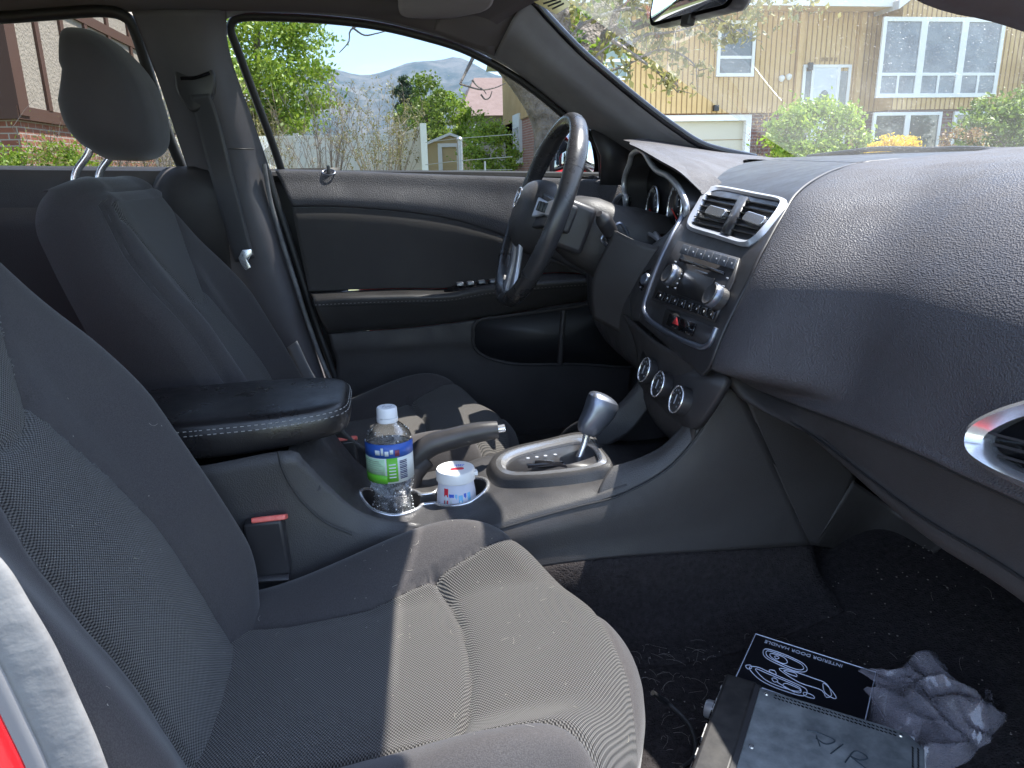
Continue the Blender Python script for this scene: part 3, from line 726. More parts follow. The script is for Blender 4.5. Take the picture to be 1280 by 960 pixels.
# lower lip of the stack (rounded U)
def stk(pl, off=0): return frompx(pl, S_(off))
tube('stack_trim', stk([(890,222),(876,236),(858,262),(838,298),(822,332),(810,365),(805,385),(810,398),(824,409),(846,421),(868,431),(880,434),(888,428),(896,410)], .004), .0042, MT['darksilver'], dash, 10, 120)
# climate panel under the stack
f_cl = lambda p: p[0]-(.402+(p[2]-.675)*.35)
cp = [(806,432),(820,418),(850,432),(885,452),(905,470),(897,490),(880,517),(865,534),(848,528),(820,503),(800,482),(797,465)]
poly('climate_panel', cr_([proj(a,b,f_cl) for a,b in cp], 50, True), MT['smooth'], dash, .012, off=1)
surf('stack_lower_face', [[(.408,.20,.745),(.405,.0,.735),(.43,-.135,.735)],[(.415,.15,.70),(.409,0,.70),(.42,-.135,.70)],[(.42,.13,.62),(.40,0,.62),(.41,-.13,.62)],[(.43,.12,.585),(.42,0,.585),(.43,-.12,.585)]], 20, 12, MT['lowplastic'], dash, .003)
for (a, b) in ((805,462),(822,480),(845,499)):
    c = proj(a, b, lambda p: f_cl(p)+.016)
    fr = frame(c, (0,-1,0), (.33,0,.94)); o, u, v, w_ = fr
    if w_[0] > 0: fr = (o, u, v, -w_)
    kn = MB().add(*lathe([(.021,-.018),(.021,-.006),(.0195,0),(.0,0)], fr, 32)).build('climate_knob', MT['smooth'], dash)
    tb = MB(); ringp = [fr[0]+fr[1]*.0195*math.cos(t)+fr[2]*.0195*math.sin(t) for t in np.linspace(0,2*math.pi,33)[:-1]]
    tb.add(*tubepts(ringp, .0014, 8, 64, True)); tb.build('knob_ring', MT['chrome'], kn)
    mm = MB()
    for q in range(9):
        t = math.pi*(.5)+ (q-4)*R(32); cc = fr[0]+fr[1]*.0135*math.cos(t)+fr[2]*.0135*math.sin(t)+fr[3]*.0008
        mm.add(*boxpts((cc, fr[1], fr[2], fr[3]), .0011, .0013, .0002))
    mm.add(*boxpts((fr[0]+fr[3]*.001, fr[1], fr[2], fr[3]), .0006, .007, .0006))
    mm.build('knob_mark', MT['greyprint'], kn)
# air vents in the stack
vt_o = [(885,233),(902,232),(945,240),(975,246),(983,252),(978,263),(955,292),(940,305),(928,308),(895,298),(865,289),(858,282),(862,270),(876,246)]
vt_i = [(889,239),(905,238),(945,246),(972,251),(975,256),(968,268),(948,291),(937,299),(926,299),(898,290),(872,282),(867,277),(871,268),(882,248)]
vo = cr_(stk(vt_o, .005), 70, True); vi = cr_(stk(vt_i, .007), 70, True); vm = (vo+vi)/2+np.array([-.005,0,.002]); vd = vi+np.array([.03,0,-.012]); vo2 = vo+np.array([.008,0,-.003])
av = MB().add(np.vstack([vo2, vo, vm, vi, vd]), gridfaces(70,5,True)).build('air_vent', MT['silver'], dash)
poly('vent_cavity', vi+np.array([.022,0,-.009]), MT['gloss'], av, .002)
poly('vent_divider', stk([(926,246),(936,248),(912,294),(902,291)], .009), MT['smooth'], av, .006)
lv = [[(887,245),(927,252)],[(883,251),(923,259)],[(880,258),(920,266)],[(877,265),(915,273)],[(873,272),(911,280)],[(870,279),(907,287)]]
rv = [[(938,253),(974,260)],[(934,260),(971,268)],[(930,267),(966,275)],[(926,274),(961,282)],[(922,281),(955,289)],[(918,288),(948,295)]]
for a, b in lv+rv:
    p, q = stk([a, b], .001); n_ = np.array([-.75,0,.66]); fr = frame((p+q)/2, q-p, (.95,0,-.3)); MB().add(*boxpts(fr, np.linalg.norm(q-p)/2, .008, .0008)).build('vent_slat', MT['smooth'], av)
for a, b in (((885,262),(906,268)), ((932,270),(955,278))):
    p, q = stk([a, b], .010); fr = frame((p+q)/2, q-p, (.6,0,.8)); vv, ff = extr(fr, rrect(np.linalg.norm(q-p)/2, .0075, .006), -.006, .003); MB().add(vv, ff).build('vent_tab', MT['chrome'], av, bevel=.001)
# radio
rad_o = [(848,301),(925,323),(917,352),(900,388),(893,403),(816,374),(822,358),(836,326)]
rad = poly('radio', stk(rad_o, .004), MT['smooth'], dash, .003)
def rbil(u, v, off=.0075):      # position on the radio face, u to the right 0..1, v down 0..1
    tl_, tr_, br_, bl_ = (848,301),(925,323),(893,403),(816,374)
    x = (tl_[0]*(1-u)+tr_[0]*u)*(1-v)+(bl_[0]*(1-u)+br_[0]*u)*v; y = (tl_[1]*(1-u)+tr_[1]*u)*(1-v)+(bl_[1]*(1-u)+br_[1]*u)*v
    return proj(x, y, S_(off))
def rpanel(nm, u0, u1, v0, v1, m, off=.0085, th=.003, parent=rad, bevel=.0008):
    pts = []
    for (u, v) in ((u0,v0),((u0+u1)/2,v0),(u1,v0),(u1,(v0+v1)/2),(u1,v1),((u0+u1)/2,v1),(u0,v1),(u0,(v0+v1)/2)): pts.append(rbil(u,v,off))
    return poly(nm, pts, m, parent, th, bevel=bevel)
btn = mat('radio button', (.06,.066,.08), .45)
for i in range(7): rpanel('radio_button', .10+.125*i, .10+.125*i+.115, .03, .18, btn)
rpanel('disc_slot', .14, .86, .255, .305, MT['gloss'])
rpanel('slot_print', .42, .62, .345, .362, MT['greyprint'], .0082, .0004, bevel=0)
rpanel('radio_display', .30, .76, .40, .80, MT['lcd'], .0095)
for i in range(8): rpanel('preset_button', .03+.118*i, .03+.118*i+.106, .84, .97, MT['gloss'], .0085)
for u, v in ((.09,.33),(.93,.33),(.10,.62),(.13,.74),(.24,.48),(.24,.56),(.24,.64),(.24,.72),(.80,.45),(.92,.46),(.8,.76),(.62,.78)):
    rpanel('button_print', u-.018, u+.018, v-.012, v+.012, MT['greyprint'], .0092, .0004, bevel=0)
for i in range(7): rpanel('button_print', .15+.125*i, .165+.125*i, .09, .12, MT['greyprint'], .0102, .0004, bevel=0)
for i in range(8): rpanel('button_print', .075+.118*i, .085+.118*i, .89, .92, MT['white'], .0102, .0004, bevel=0)
for (a, b) in ((834,341),(887,367)):
    c = proj(a, b, S_(.026)); nrm = np.array([-.86,0,.5]); fr = frame(c, (0,-1,0), (.5,0,.86)); o, u, v, w_ = fr
    if w_@nrm < 0: fr = (o,u,v,-w_)
    kn = MB().add(*lathe([(.0165,-.02),(.016,-.004),(.0145,.001),(.012,-.0005),(0,-.001)], fr, 30)).build('radio_knob', MT['plastic'], rad)
    MB().add(*lathe([(.0168,-.010),(.0172,-.006),(.0168,-.003),(.0158,-.001),(.0150,-.002)], fr, 30, False)).build('knob_ring', MT['darksilver'], kn)
# hazard row
hz = poly('switch_row', stk([(833,385),(860,396),(892,409),(888,428),(878,431),(850,420),(828,405)], .004), MT['smooth'], dash, .003)
poly('hazard_button', stk([(838,392),(851,397),(846,412),(833,406)], .008), MT['gloss'], hz, .002)
poly('hazard_mark', stk([(846,396),(848,407),(840,404)], .0105), mat('hazard red', (.7,.05,.05), .5), hz, .0006)
poly('switch_button', stk([(853,398),(870,405),(865,420),(848,413)], .008), MT['gloss'], hz, .002)
# driver side of the stack: ignition, knee panel, column
f_ig = lambda p: p[0]-(.425+(p[2]-.8)*.5+max(0,p[1]-.17)*.15)
fdrv = [[(893,205),(872,226),(852,256),(836,286),(818,322),(806,355),(797,390)],
        [(862,225),(853,240),(842,262),(826,292),(800,325),(785,355),(770,390)]]
c0 = cr_(frompx([(880,232),(862,256),(845,285),(828,320),(812,358),(803,385),(800,402)], S_(.001)), 24)
c1 = cr_([proj(a,b,lambda p: p[0]-f_stack(p[2])-oo_) for (a,b),oo_ in zip([(874,241),(857,266),(838,292),(812,310),(797,340),(787,368),(792,400)],[.055,.045,.03,.014,.012,.012,.012])], 24)
c2 = c1+np.array([.03,.008,-.004]); c3 = c1+np.array([.12,.03,-.01])
surf('driver_dash_side', [c0, c0*.6+c1*.4, c1, c2, c3], 50, 24, MT['plastic'], dash, .003)
f_ig = lambda p: p[0]-f_stack(p[2])-.008
igc = proj(809,350,lambda p: f_ig(p)+.006); fr = frame(igc, (.2,-1,0), (.45,0,.9)); 
if fr[3][0] > 0: fr = (fr[0],fr[1],fr[2],-fr[3])
ig = MB().add(*lathe([(.021,-.01),(.0205,.001),(.018,.003),(.016,.001),(.0,.001)], fr, 30)).build('ignition_switch', MT['gloss'], dash)
MB().add(*lathe([(.011,0),(.0105,.006),(.009,.008),(0,.008)], fr, 24)).build('key_slot', MT['darksilver'], ig)
surf('knee_panel', [[(.47,.12,.80),(.46,.22,.84),(.46,.45,.86),(.50,.70,.88)],[(.44,.13,.74),(.42,.22,.76),(.42,.45,.77),(.47,.70,.78)],[(.44,.13,.66),(.43,.22,.655),(.44,.45,.655),(.48,.70,.66)],[(.50,.13,.62),(.5,.22,.60),(.5,.45,.60),(.54,.70,.60)]], 30, 20, MT['plastic'], dash, .003)
surf('driver_dash_top', [[(.98,.20,1.005),(.98,.3,1.0),(.96,.5,.995),(.9,.72,.98)],[(.80,.20,.985),(.80,.3,.985),(.80,.5,.98),(.75,.72,.97)],[(.64,.20,.93),(.62,.3,.94),(.60,.5,.94),(.58,.72,.945)],[(.60,.22,.90),(.55,.3,.88),(.55,.5,.88),(.53,.73,.90)],[(.53,.24,.86),(.52,.3,.84),(.52,.5,.84),(.50,.73,.84)]], 40, 30, MT['plastic'], dash, .003)
# instrument binnacle
lipA = [(787,180),(800,186),(826,201),(850,215),(875,238)]
la = cr_([P(a,b,X=xx) for (a,b),xx in zip(lipA,[.482,.482,.486,.500,.526])], 30)
lt = cr_([P(a,b,X=xx) for a,b,xx in [(788,177,.52),(824,175,.62),(882,185,.72),(942,199,.78)]], 30)
lm = la*.6+lt*.4; lm[:,2] += .0012; lm2 = la*.25+lt*.75; lm2[:,2] += .0006
lin = la.copy(); lin[:,0] += .004; lin[:,2] -= .006
lin2 = la.copy(); lin2[:,0] += .07; lin2[:,2] -= .008; lin2[:,1] += np.linspace(0,.02,30)
surf('cluster_brow', [lin2, lin, la, lm, lm2, lt, np.stack([lt[:,0]+.22, lt[:,1], np.minimum(lt[:,2]-.02,.998)], 1)], 60, 70, MT['leather'], dash, 0)
bz = [(787,204),(790,193),(799,188),(806,192),(814,205),(822,214),(833,219),(844,229),(853,243),(858,258),(856,270),(846,284),(828,300),(817,291),(803,285),(790,287),(785,275),(782,256),(780,226)]
bz3 = cr_([P(a,b,X=.502+.06*(1-(b-188)/110)*0) for a,b in bz], 90, True)
clu = tube('instrument_cluster', bz3, .0055, MT['silver'], dash, 10, 140, True)
bd = bz3.copy(); ccn = bz3.mean(0); bd = ccn+(bd-ccn)*.97; bd[:,0] += .05
MB().add(np.vstack([bz3, bd]), gridfaces(90,2,True)).build('cluster_hood', MT['smooth'], clu)
poly('cluster_face', bd, mat('cluster face', (.012,.012,.014), .35), clu, .003)
nd = mat('red needle', (.75,.05,.04), .5)
for (a, b, r_) in ((815,262,.047),(843,262,.047)):
    c = P(a, b, X=.543); c[1] = c[1]
    fr = frame(c, (0,-1,0), (.1,0,1)); fr = (fr[0],fr[1],fr[2],np.array([-1.,0,0]))
    rp = [fr[0]+fr[1]*r_*.72*math.cos(t)+fr[2]*r_*math.sin(t) for t in np.linspace(0,2*math.pi,41)[:-1]]
    g_ = tube('gauge', rp, .0028, MT['chrome'], clu, 8, 60, True)
    poly('gauge_dial', rp, MT['lcd'], g_, .002)
    mm = MB()
    for q in range(15):
        t = R(-50+q*20); cc = fr[0]+fr[1]*r_*.6*math.cos(t)+fr[2]*r_*.84*math.sin(t)+fr[3]*.0035; d_ = fr[1]*math.cos(t)+fr[2]*math.sin(t)
        mm.add(*boxpts(frame(cc, d_, np.cross(d_, fr[3])), .004 if q % 2 else .0025, .0007, .0003))
    mm.build('dial_mark', MT['white'], g_)
    d_ = fr[1]*.9-fr[2]*.45; MB().add(*boxpts(frame(fr[0]+d_*.016+fr[3]*.005, d_, np.cross(d_, fr[3])), .018, .0012, .0008)).build('needle', nd, g_)
# trim rim below the cluster and left outlet
tube('cluster_trim', [P(a,b,X=.49) for a,b in [(783,288),(792,293),(806,291),(818,296),(827,304)]], .004, MT['silver'], dash, 8, 30)
lo = [P(a,b,X=.50) for a,b in [(764,262),(772,247),(781,243),(783,252),(777,266),(768,282),(763,280)]]
vl = tube('side_vent', lo, .0045, MT['silver'], dash, 8, 50, True); poly('vent_cavity', cr_(lo, 30, True)+np.array([.01,0,0]), MT['gloss'], vl, .002)
# passenger outlet at the frame edge
po = [(1204,548),(1212,530),(1240,514),(1275,502),(1330,488),(1390,500),(1400,560),(1370,640),(1310,622),(1262,602),(1225,582),(1207,566)]
pi = [(1228,550),(1236,540),(1258,528),(1284,519),(1325,510),(1372,520),(1380,560),(1358,618),(1312,602),(1274,589),(1244,574),(1230,562)]
po3 = cr_(frompx(po, D_(.030)), 80, True); pi3 = cr_(frompx(pi, D_(.028)), 80, True); pm3 = (po3+pi3)/2+np.array([-.008,0,.002]); pd3 = pi3+np.array([.012,0,0]); po4 = po3+np.array([.024,0,0])
pvn = MB().add(np.vstack([po4, po3, pm3, pi3, pd3]), gridfaces(80,5,True)).build('passenger_vent', MT['chrome'], dash)
poly('vent_cavity', pi3+np.array([.013,0,0]), MT['gloss'], pvn, .002)
for k in range(5):
    a = frompx([(1236+6*k,541+14*k),(1370,575+14*k)], D_(.023))
    MB().add(*boxpts(frame((a[0]+a[1])/2, a[1]-a[0], (1,0,-.3)), np.linalg.norm(a[1]-a[0])/2-.004, .005, .001)).build('vent_slat', MT['smooth'], pvn)

# ---- steering ----------------------------------------------------
st = empty('steering_wheel', (.29, .39, .92), car)
tilt = R(22); SCn = np.array([.292,.395,.918]); su = np.array([math.sin(tilt),0,math.cos(tilt)]); sy = np.array([0,1.,0]); sn = np.array([-math.cos(tilt),0,math.sin(tilt)])
def W_(y, v, n=0): return SCn+sy*y+su*v+sn*n
rim = [W_(.180*math.cos(t), .180*math.sin(t)) for t in np.linspace(0,2*math.pi,97)[:-1]]
v, f = [], []
k = len(rim); nn = 18
for i, t in enumerate(np.linspace(0,2*math.pi,97)[:-1]):
    rad_ = sy*math.cos(t)+su*math.sin(t); c = W_(.180*math.cos(t), .180*math.sin(t))
    grp = 1+.12*(math.exp(-((math.degrees(t)-40)/14)**2)+math.exp(-((math.degrees(t)-140)/14)**2))
    for q in range(nn):
        a = 2*math.pi*q/nn; v.append(c+rad_*.0143*grp*math.cos(a)+sn*.0172*grp*math.sin(a))
MB().add(v, gridfaces(nn, k, True, True)).build('wheel_rim', MT['wheel'], st)
for deg in (28, 152, 218, 322):   # stitched leather joints
    t = R(deg); rad_ = sy*math.cos(t)+su*math.sin(t); c = W_(.180*math.cos(t), .180*math.sin(t))
    tube('rim_joint', [c+rad_*.0147*math.cos(a)+sn*.0176*math.sin(a) for a in np.linspace(0,2*math.pi,25)[:-1]], .0007, MT['rubber'], st, 5, 40, True)
m = MB()
for t in np.linspace(R(35),R(145),110):
    rad_ = sy*math.cos(t)+su*math.sin(t); tn = -sy*math.sin(t)+su*math.cos(t); c = W_(.180*math.cos(t), .180*math.sin(t))-rad_*.0140
    m.add(*tubepts([c-sn*.003+tn*.0012, c+sn*.003-tn*.0012], .0006, 4))
m.build('rim_stitching', MT['darkthread'], st)
# pad
secs = [(.084,.070,-.02),(.086,.072,.0),(.083,.068,.018),(.070,.056,.034),(.045,.036,.043),(.001,.001,.046)]
vv = []
for a_, b_, h in secs:
    for q in range(40):
        t = 2*math.pi*q/40; c, s = math.cos(t), math.sin(t)
        yy = math.copysign(abs(c)**.75,c)*a_; z_ = math.copysign(abs(s)**.8,s)*b_*(1.12 if s < 0 else .92)
        yy *= 1-.25*max(0,-s)**2
        vv.append(W_(yy, z_-.004, h))
MB().add(vv, gridfaces(40, len(secs), True)).build('airbag_cover', MT['plastic'], st, sub=1)
# emblem: plain round-cornered badge with two bars
eo = [W_(a*.017, b*.019-.002+.012, .0475) for a, b in [(-1,.55),(-.6,1),(.6,1),(1,.55),(.75,-.5),(0,-1),(-.75,-.5)]]
em = tube('emblem', eo, .0016, MT['chrome'], st, 8, 50, True)
tube('emblem_mark', [W_(-.010,.020,.048), W_(-.004,.010,.049), W_(0,.0,.049), W_(.004,.010,.049), W_(.010,.020,.048)], .0022, MT['chrome'], em, 8, 20)
def spoke(nm, pts, wd, m, th=.012):
    c = cr_(pts, 16); vv = []
    for i, p in enumerate(c):
        T = c[min(i+1,15)]-c[max(i-1,0)]; T /= np.linalg.norm(T); s = np.cross(T, sn); s /= np.linalg.norm(s); ww = np.interp(i/15, np.linspace(0,1,len(wd)), wd)
        vv += [p+s*ww+sn*th/2, p+s*ww-sn*th/2, p-s*ww-sn*th/2, p-s*ww+sn*th/2]
    f = gridfaces(4,16,True)+[(3,2,1,0),(60,61,62,63)]
    return MB().add(vv, f).build(nm, m, st, bevel=.003)
for s in (-1, 1):
    spoke('spoke', [W_(s*.07,.0,.012), W_(s*.11,.002,.004), W_(s*.172,.004,-.002)], [.034,.026,.030], MT['smooth'])
    spoke('spoke_trim', [W_(s*.076,.004,.022), W_(s*.105,.006,.014), W_(s*.165,.012,.008)], [.020,.012,.018], MT['silver'], .006)
    for j in range(3): MB().add(*boxpts(frame(W_(s*(.092+.016*j), .008, .020-.003*j), sy, su), .006, .009, .003)).build('spoke_button', MT['gloss'], st, bevel=.001)
    spoke('lower_spoke', [W_(s*.024,-.06,.018), W_(s*.028,-.11,.006), W_(s*.036,-.172,-.002)], [.013,.010,.015], MT['silver'], .010)
    MB().add(*boxpts(frame(W_(s*.125,.004,-.022), sy, su), .022, .026, .016)).build('rear_switch_pod', MT['smooth'], st, bevel=.006)
# column shroud, stalk
colm = empty('steering_column', (.4, .38, .86), car)
cx_ = [W_(0,0,-.045), W_(0,-.002,-.09), W_(0,-.006,-.15), W_(0,-.012,-.24)]
vv = []
for p, (a_, b_) in zip(cr_(cx_, 8), [(.045,.045),(.066,.060),(.075,.068),(.078,.070),(.080,.075),(.085,.085),(.09,.09),(.09,.095)]):
    for q in range(32):
        t = 2*math.pi*q/32; c, s = math.cos(t), math.sin(t); vv.append(p+sy*a_*math.copysign(abs(c)**.6,c)+su*b_*math.copysign(abs(s)**.6,s))
MB().add(vv, gridfaces(32,8,True)+[tuple(range(32))[::-1]]).build('column_shroud', MT['plastic'], colm)
k1 = P(768,296,Y=.27); k2 = P(752,272,Y=.24)
tube('stalk', [P(782,306,Y=.31), P(770,298,Y=.275), P(760,285,Y=.25)], [.010,.011,.012], MT['smooth'], colm, 16, 10)
tube('stalk_knob', [P(763,290,Y=.255), P(757,279,Y=.243), P(751,270,Y=.235), P(749,267,Y=.232)], [.0135,.0150,.0145,.006], MT['smooth'], colm, 20, 16)
for q in range(5):
    c0 = P(763,290,Y=.255); c1 = P(757,279,Y=.243); c = c0+(c1-c0)*(-.1-.28*q); fr = frame(c, np.cross(c1-c0, (0,0,1)), (0,0,1)); fr = frame(c, fr[1], np.cross(fr[1], c1-c0))
    tube('stalk_ring', [c+fr[1]*.0118*math.cos(t)+fr[2]*.0118*math.sin(t) for t in np.linspace(0,2*math.pi,25)[:-1]], .0012, MT['rubber'], colm, 5, 30, True)
so_ = [P(a,b,Y=.285) for a,b in [(752,298),(765,309),(778,308),(785,296),(780,284),(772,280)]]
tube('stalk_surround', so_, .003, MT['darksilver'], colm, 8, 50, True)
surf('column_skirt', [[(.40,.24,.89),(.44,.20,.87),(.50,.16,.86)],[(.37,.27,.80),(.42,.22,.79),(.48,.17,.78)],[(.38,.30,.72),(.42,.25,.70),(.47,.20,.69)]], 20, 16, MT['plastic'], colm, .003)
for s in range(1):
    MB().add(*boxpts(frame(W_(-.095,-.005,-.05), sy, su), .030, .045, .030)).build('cruise_pod', MT['smooth'], colm, bevel=.01)

# ---- driver door and body side ------------------------------------
f_door = smooth_interp([(1.03,.765),(1.006,.755),(.998,.735),(.985,.715),(.965,.700),(.94,.695),(.90,.705),(.80,.695),(.76,.69),(.72,.68),(.60,.69),(.45,.70),(.33,.70)])
DR = lambda off=0.: (lambda p: p[1]-(f_door(p[2])-off))
door = empty('driver_door', (.2, .74, .7), car)
Xr = interp([(1.02,-.245),(.93,-.20),(.85,-.16),(.75,-.125),(.66,-.10),(.56,-.06),(.45,.02),(.36,.12)])
# upper bolster
belt = [P(a,b,Y=.752) for a,b in [(346,212),(420,214),(500,217),(580,220),(645,222),(720,225),(790,228),(860,235)]]
crease = [proj(a,b,DR(.004)) for a,b in [(365,256),(420,256),(500,262),(560,271),(610,285),(640,297),(700,325),(760,355)]]
bc = cr_(belt, 40); cc = cr_(crease, 40); q1 = bc+np.array([0,-.022,-.004]); q2 = bc*.62+cc*.38+np.array([0,-.014,.0]); q3 = cc*.8+bc*.2+np.array([0,-.010,0]); q4 = cc+np.array([0,.004,-.002]); q5 = cc+np.array([0,.022,-.003])
surf('door_upper_bolster', [bc+np.array([0,.012,-.004]), bc, q1, q2, q3, q4, q5], 100, 40, MT['leather'], door, .003)
# cloth insert
low = [proj(a,b,DR()) for a,b in [(386,364),(440,362),(500,360),(560,360),(600,352),(640,346),(700,340),(770,345)]]; lc = cr_(low, 40)
c2 = cc.copy(); c2[:,1] += .008; c2[:,2] -= .006
cm1 = c2*.9+lc*.1; cm1[:,1] -= .012; cm2 = c2*.5+lc*.5; cm2[:,1] -= .008
surf('door_cloth_insert', [c2, cm1, c2*.72+lc*.28-np.array([0,.012,0]), cm2, lc], 80, 40, MT['doorweave'], door, .003)
# arm rest
at = [(392,371),(440,368),(505,366),(560,365),(600,357),(640,352),(700,348),(770,344)]
af = cr_([P(a,b+5,Y=.615+.02*(a < 400)) for a,b in at], 40); ab = lc.copy(); ab[:,2] -= .004; ab[:,1] += .004
aw = ab*.5+af*.5; aw[:,2] = np.maximum(af[:,2], ab[:,2])-.002
lowf = cr_([P(a,b,Y=.635) for a,b in [(398,392),(440,391),(505,388),(560,385),(600,381),(640,376),(700,368),(770,362)]], 40)
und_ = cr_([proj(a,b,DR()) for a,b in [(410,416),(450,413),(505,409),(560,403),(595,398),(640,391),(700,380),(770,370)]], 40)
afr = af+np.array([0,.006,.003])
surf('door_armrest', [ab, aw, afr, af, af*.75+lowf*.25+np.array([0,-.003,0]), lowf, lowf*.3+und_*.7+np.array([0,-.008,0]), und_], 80, 40, MT['plastic'], door, .003)
m = MB(); sp = cr_(af*.7+lowf*.3+np.array([0,-.0045,0]), 240)
for j in range(0, 238, 3): m.add(*tubepts([sp[j], sp[j+1], sp[j+2]*.4+sp[j+1]*.6], .0007, 4))
m.build('armrest_stitching', MT['thread'], door)
tube('armrest_seam', af*.55+lowf*.45+np.array([0,-.004,0]), .0012, MT['rubber'], door, 6, 60)
# switch panel on the arm rest
sw = [P(a,b,Y=yy) for a,b,yy in [(555,364,.655),(572,356,.675),(640,350,.675),(705,345,.67),(700,350,.63),(640,358,.632),(580,364,.64)]]
swp = poly('window_switch_panel', sw, MT['gloss'], door, .006)
for a, b in ((575,357),(588,356),(602,354.5),(616,353.5)):
    c = P(a,b,Y=.66); c[2] += .004
    MB().add(*boxpts(frame(c, (1,0,.06), (0,1,0)), .008, .010, .004)).build('window_switch', MT['darksilver'], swp, bevel=.002)
# lower panel and pocket
lw = cr_([proj(a,b,DR()) for a,b in [(420,452),(460,450),(520,448),(600,446),(700,452),(790,455)]], 40)
lw2 = lw.copy(); lw2[:,2] = .44; lw3 = lw.copy(); lw3[:,2] = .345; lw3[:,0] += .05
u2 = und_.copy(); u2[:,1] += .004; u2[:,2] -= .003
surf('door_lower_panel', [u2, u2*.5+lw*.5+np.array([0,-.003,0]), lw, lw2, lw3], 80, 40, MT['lowplastic'], door, .003)
pk = [(597,401),(640,394),(700,386),(770,376),(800,380),(812,400),(806,440),(790,458),(720,455),(650,455),(610,447),(593,434),(592,415)]
pk3 = cr_([proj(a,b,DR(.010)) for a,b in pk], 60, True)
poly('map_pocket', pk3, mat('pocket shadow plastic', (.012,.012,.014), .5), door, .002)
tube('pocket_lip', pk3, .004, MT['lowplastic'], door, 8, 90, True)
tube('speaker_rib', [P(705,388,Y=.675),P(702,420,Y=.67),P(700,455,Y=.675)], .007, MT['lowplastic'], door, 8, 12)
# lock button
lk = P(411,216,Y=.725)
tube('lock_knob', [lk+np.array([0,0,-.01]), lk+np.array([0,0,.012]), lk+np.array([0,0,.016])], [.0035,.004,.003], MT['smooth'], door, 12, 8)
tube('lock_bezel', [lk+np.array([.014*math.cos(t),.009*math.sin(t),.001-.006*math.sin(t)*-1]) for t in np.linspace(0,2*math.pi,25)[:-1]], .0018, MT['darksilver'], door, 8, 40, True)
# outer skin, seals and glass
SD = lambda off=0.: (lambda p: (p[1]-(.752-off))+.44*max(0,(p[2]-1.0)))
win = [(352,213),(340,178),(325,138),(310,98),(296,60),(288,38),(290,28),(300,22),(330,21),(400,24),(470,32),(530,46),(580,62),(630,88),(670,115),(706,145),(735,168),(750,190),(753,226)]
w3 = frompx(win, SD(0))
tube('window_seal', w3, .0085, MT['rubber'], door, 10, 120)
wo = frompx([(334,213),(322,178),(307,138),(293,98),(279,58),(273,38),(278,22),(300,13),(330,11)], SD(.012))
tube('door_seal', wo+frompx([(400,14),(470,22),(532,37),(586,55),(636,80),(676,107),(712,136),(742,160),(765,178)], SD(.012)), .0065, MT['seal'], car, 10, 120)
tube('door_seal', [P(a,b,Y=.70) for a,b in [(334,213),(345,250),(362,300),(378,350),(392,395),(408,440),(425,485),(450,520)]], .008, MT['rubber'], car, 10, 60)
tube('door_seal', [P(a,b,Y=.69) for a,b in [(330,205),(338,250),(352,300),(368,350),(384,400),(402,450),(425,500)]], .005, MT['seal'], car, 10, 60)
wg = cr_(w3, 60, True); poly('window_glass', wg+np.array([0,.01,0]), MT['glass'], door, .0)
# sail panel and outside mirror
sailp = [P(a,b,Y=yy) for a,b,yy in [(738,163,.70),(752,160,.70),(768,170,.70),(785,186,.70),(793,200,.70),(790,232,.70),(751,231,.70),(751,195,.70)]]
poly('sail_trim', sailp, MT['smooth'], door, .012)
mh = empty('door_mirror', (.55,.9,1.0), car)
def mrow(px, y): return P(px[0], px[1], Y=y)
mo = cr_([mrow(q, .86) for q in [(690,226),(688,195),(694,165),(708,153),(730,151),(742,160),(750,185),(751,226),(720,230)]], 50, True)
mo2 = mo.mean(0)+(mo-mo.mean(0))*.86; mo2[:,0] += .07; mo2[:,1] += .07
mi_ = mo.mean(0)+(mo-mo.mean(0))*.93; mi_[:,0] += -.002
MB().add(np.vstack([mi_+np.array([.006,.003,0]), mi_, mo, mo+(mo2-mo)*.5, mo2]), gridfaces(50,5,True)+[tuple(200+i for i in range(50))]).build('mirror_housing', MT['smooth'], mh)
c = mi_.mean(0); poly('mirror_glass', mi_+np.array([.006,.004,0]), MT['mirrorglass'], mh, .002)
tube('mirror_arm', [(.50,.76,.96),(.53,.80,.955),(.57,.86,.95)], .02, MT['smooth'], mh, 12, 8)
# body shell outside the door
surf('door_skin', [[(-.18,.80,.965),(.2,.80,.955),(.85,.79,.94)],[(-.10,.86,.80),(.2,.86,.80),(.85,.85,.80)],[(-.02,.83,.35),(.2,.83,.35),(.85,.82,.35)]], 20, 12, MT['paint'], door, .003)
surf('door_edge', [[(-.45,.785,1.01),(-.1,.785,1.01)],[(-.45,.79,.7),(-.1,.79,.7)],[(-.45,.79,.33),(.1,.79,.33)]], 10, 10, MT['rubber'], door, .004)
tube('belt_moulding', [(-.27,.785,.995),(.2,.785,.985),(.8,.78,.965)], .012, MT['rubber'], door, 8, 12)

# B pillar
bpil = surf('pillar_trim', [
  [proj(a,b,SD(.05)) for a,b in [(165,14),(183,60),(200,105),(215,150),(230,195),(243,232),(262,285),(290,340),(330,420),(370,500)]],
  [proj(a,b,SD(.075)) for a,b in [(200,12),(212,60),(228,105),(243,150),(256,195),(268,232),(286,285),(312,340),(350,420),(392,500)]],
  [proj(a,b,SD(.075)) for a,b in [(245,12),(252,60),(266,105),(282,150),(298,195),(311,232),(330,285),(348,340),(376,420),(408,500)]],
  [proj(a,b,SD(.02)) for a,b in [(282,12),(284,55),(296,98),(311,138),(325,178),(336,215),(350,275),(366,335),(388,410),(420,500)]]], 70, 26, MT['trimgrey'], car, .004)
tube('pillar_joint', [proj(a,b,SD(.078)) for a,b in [(258,186),(300,186)]]+[proj(a,b,SD(.05)) for a,b in [(318,186)]], .001, MT['rubber'], car, 5, 12)
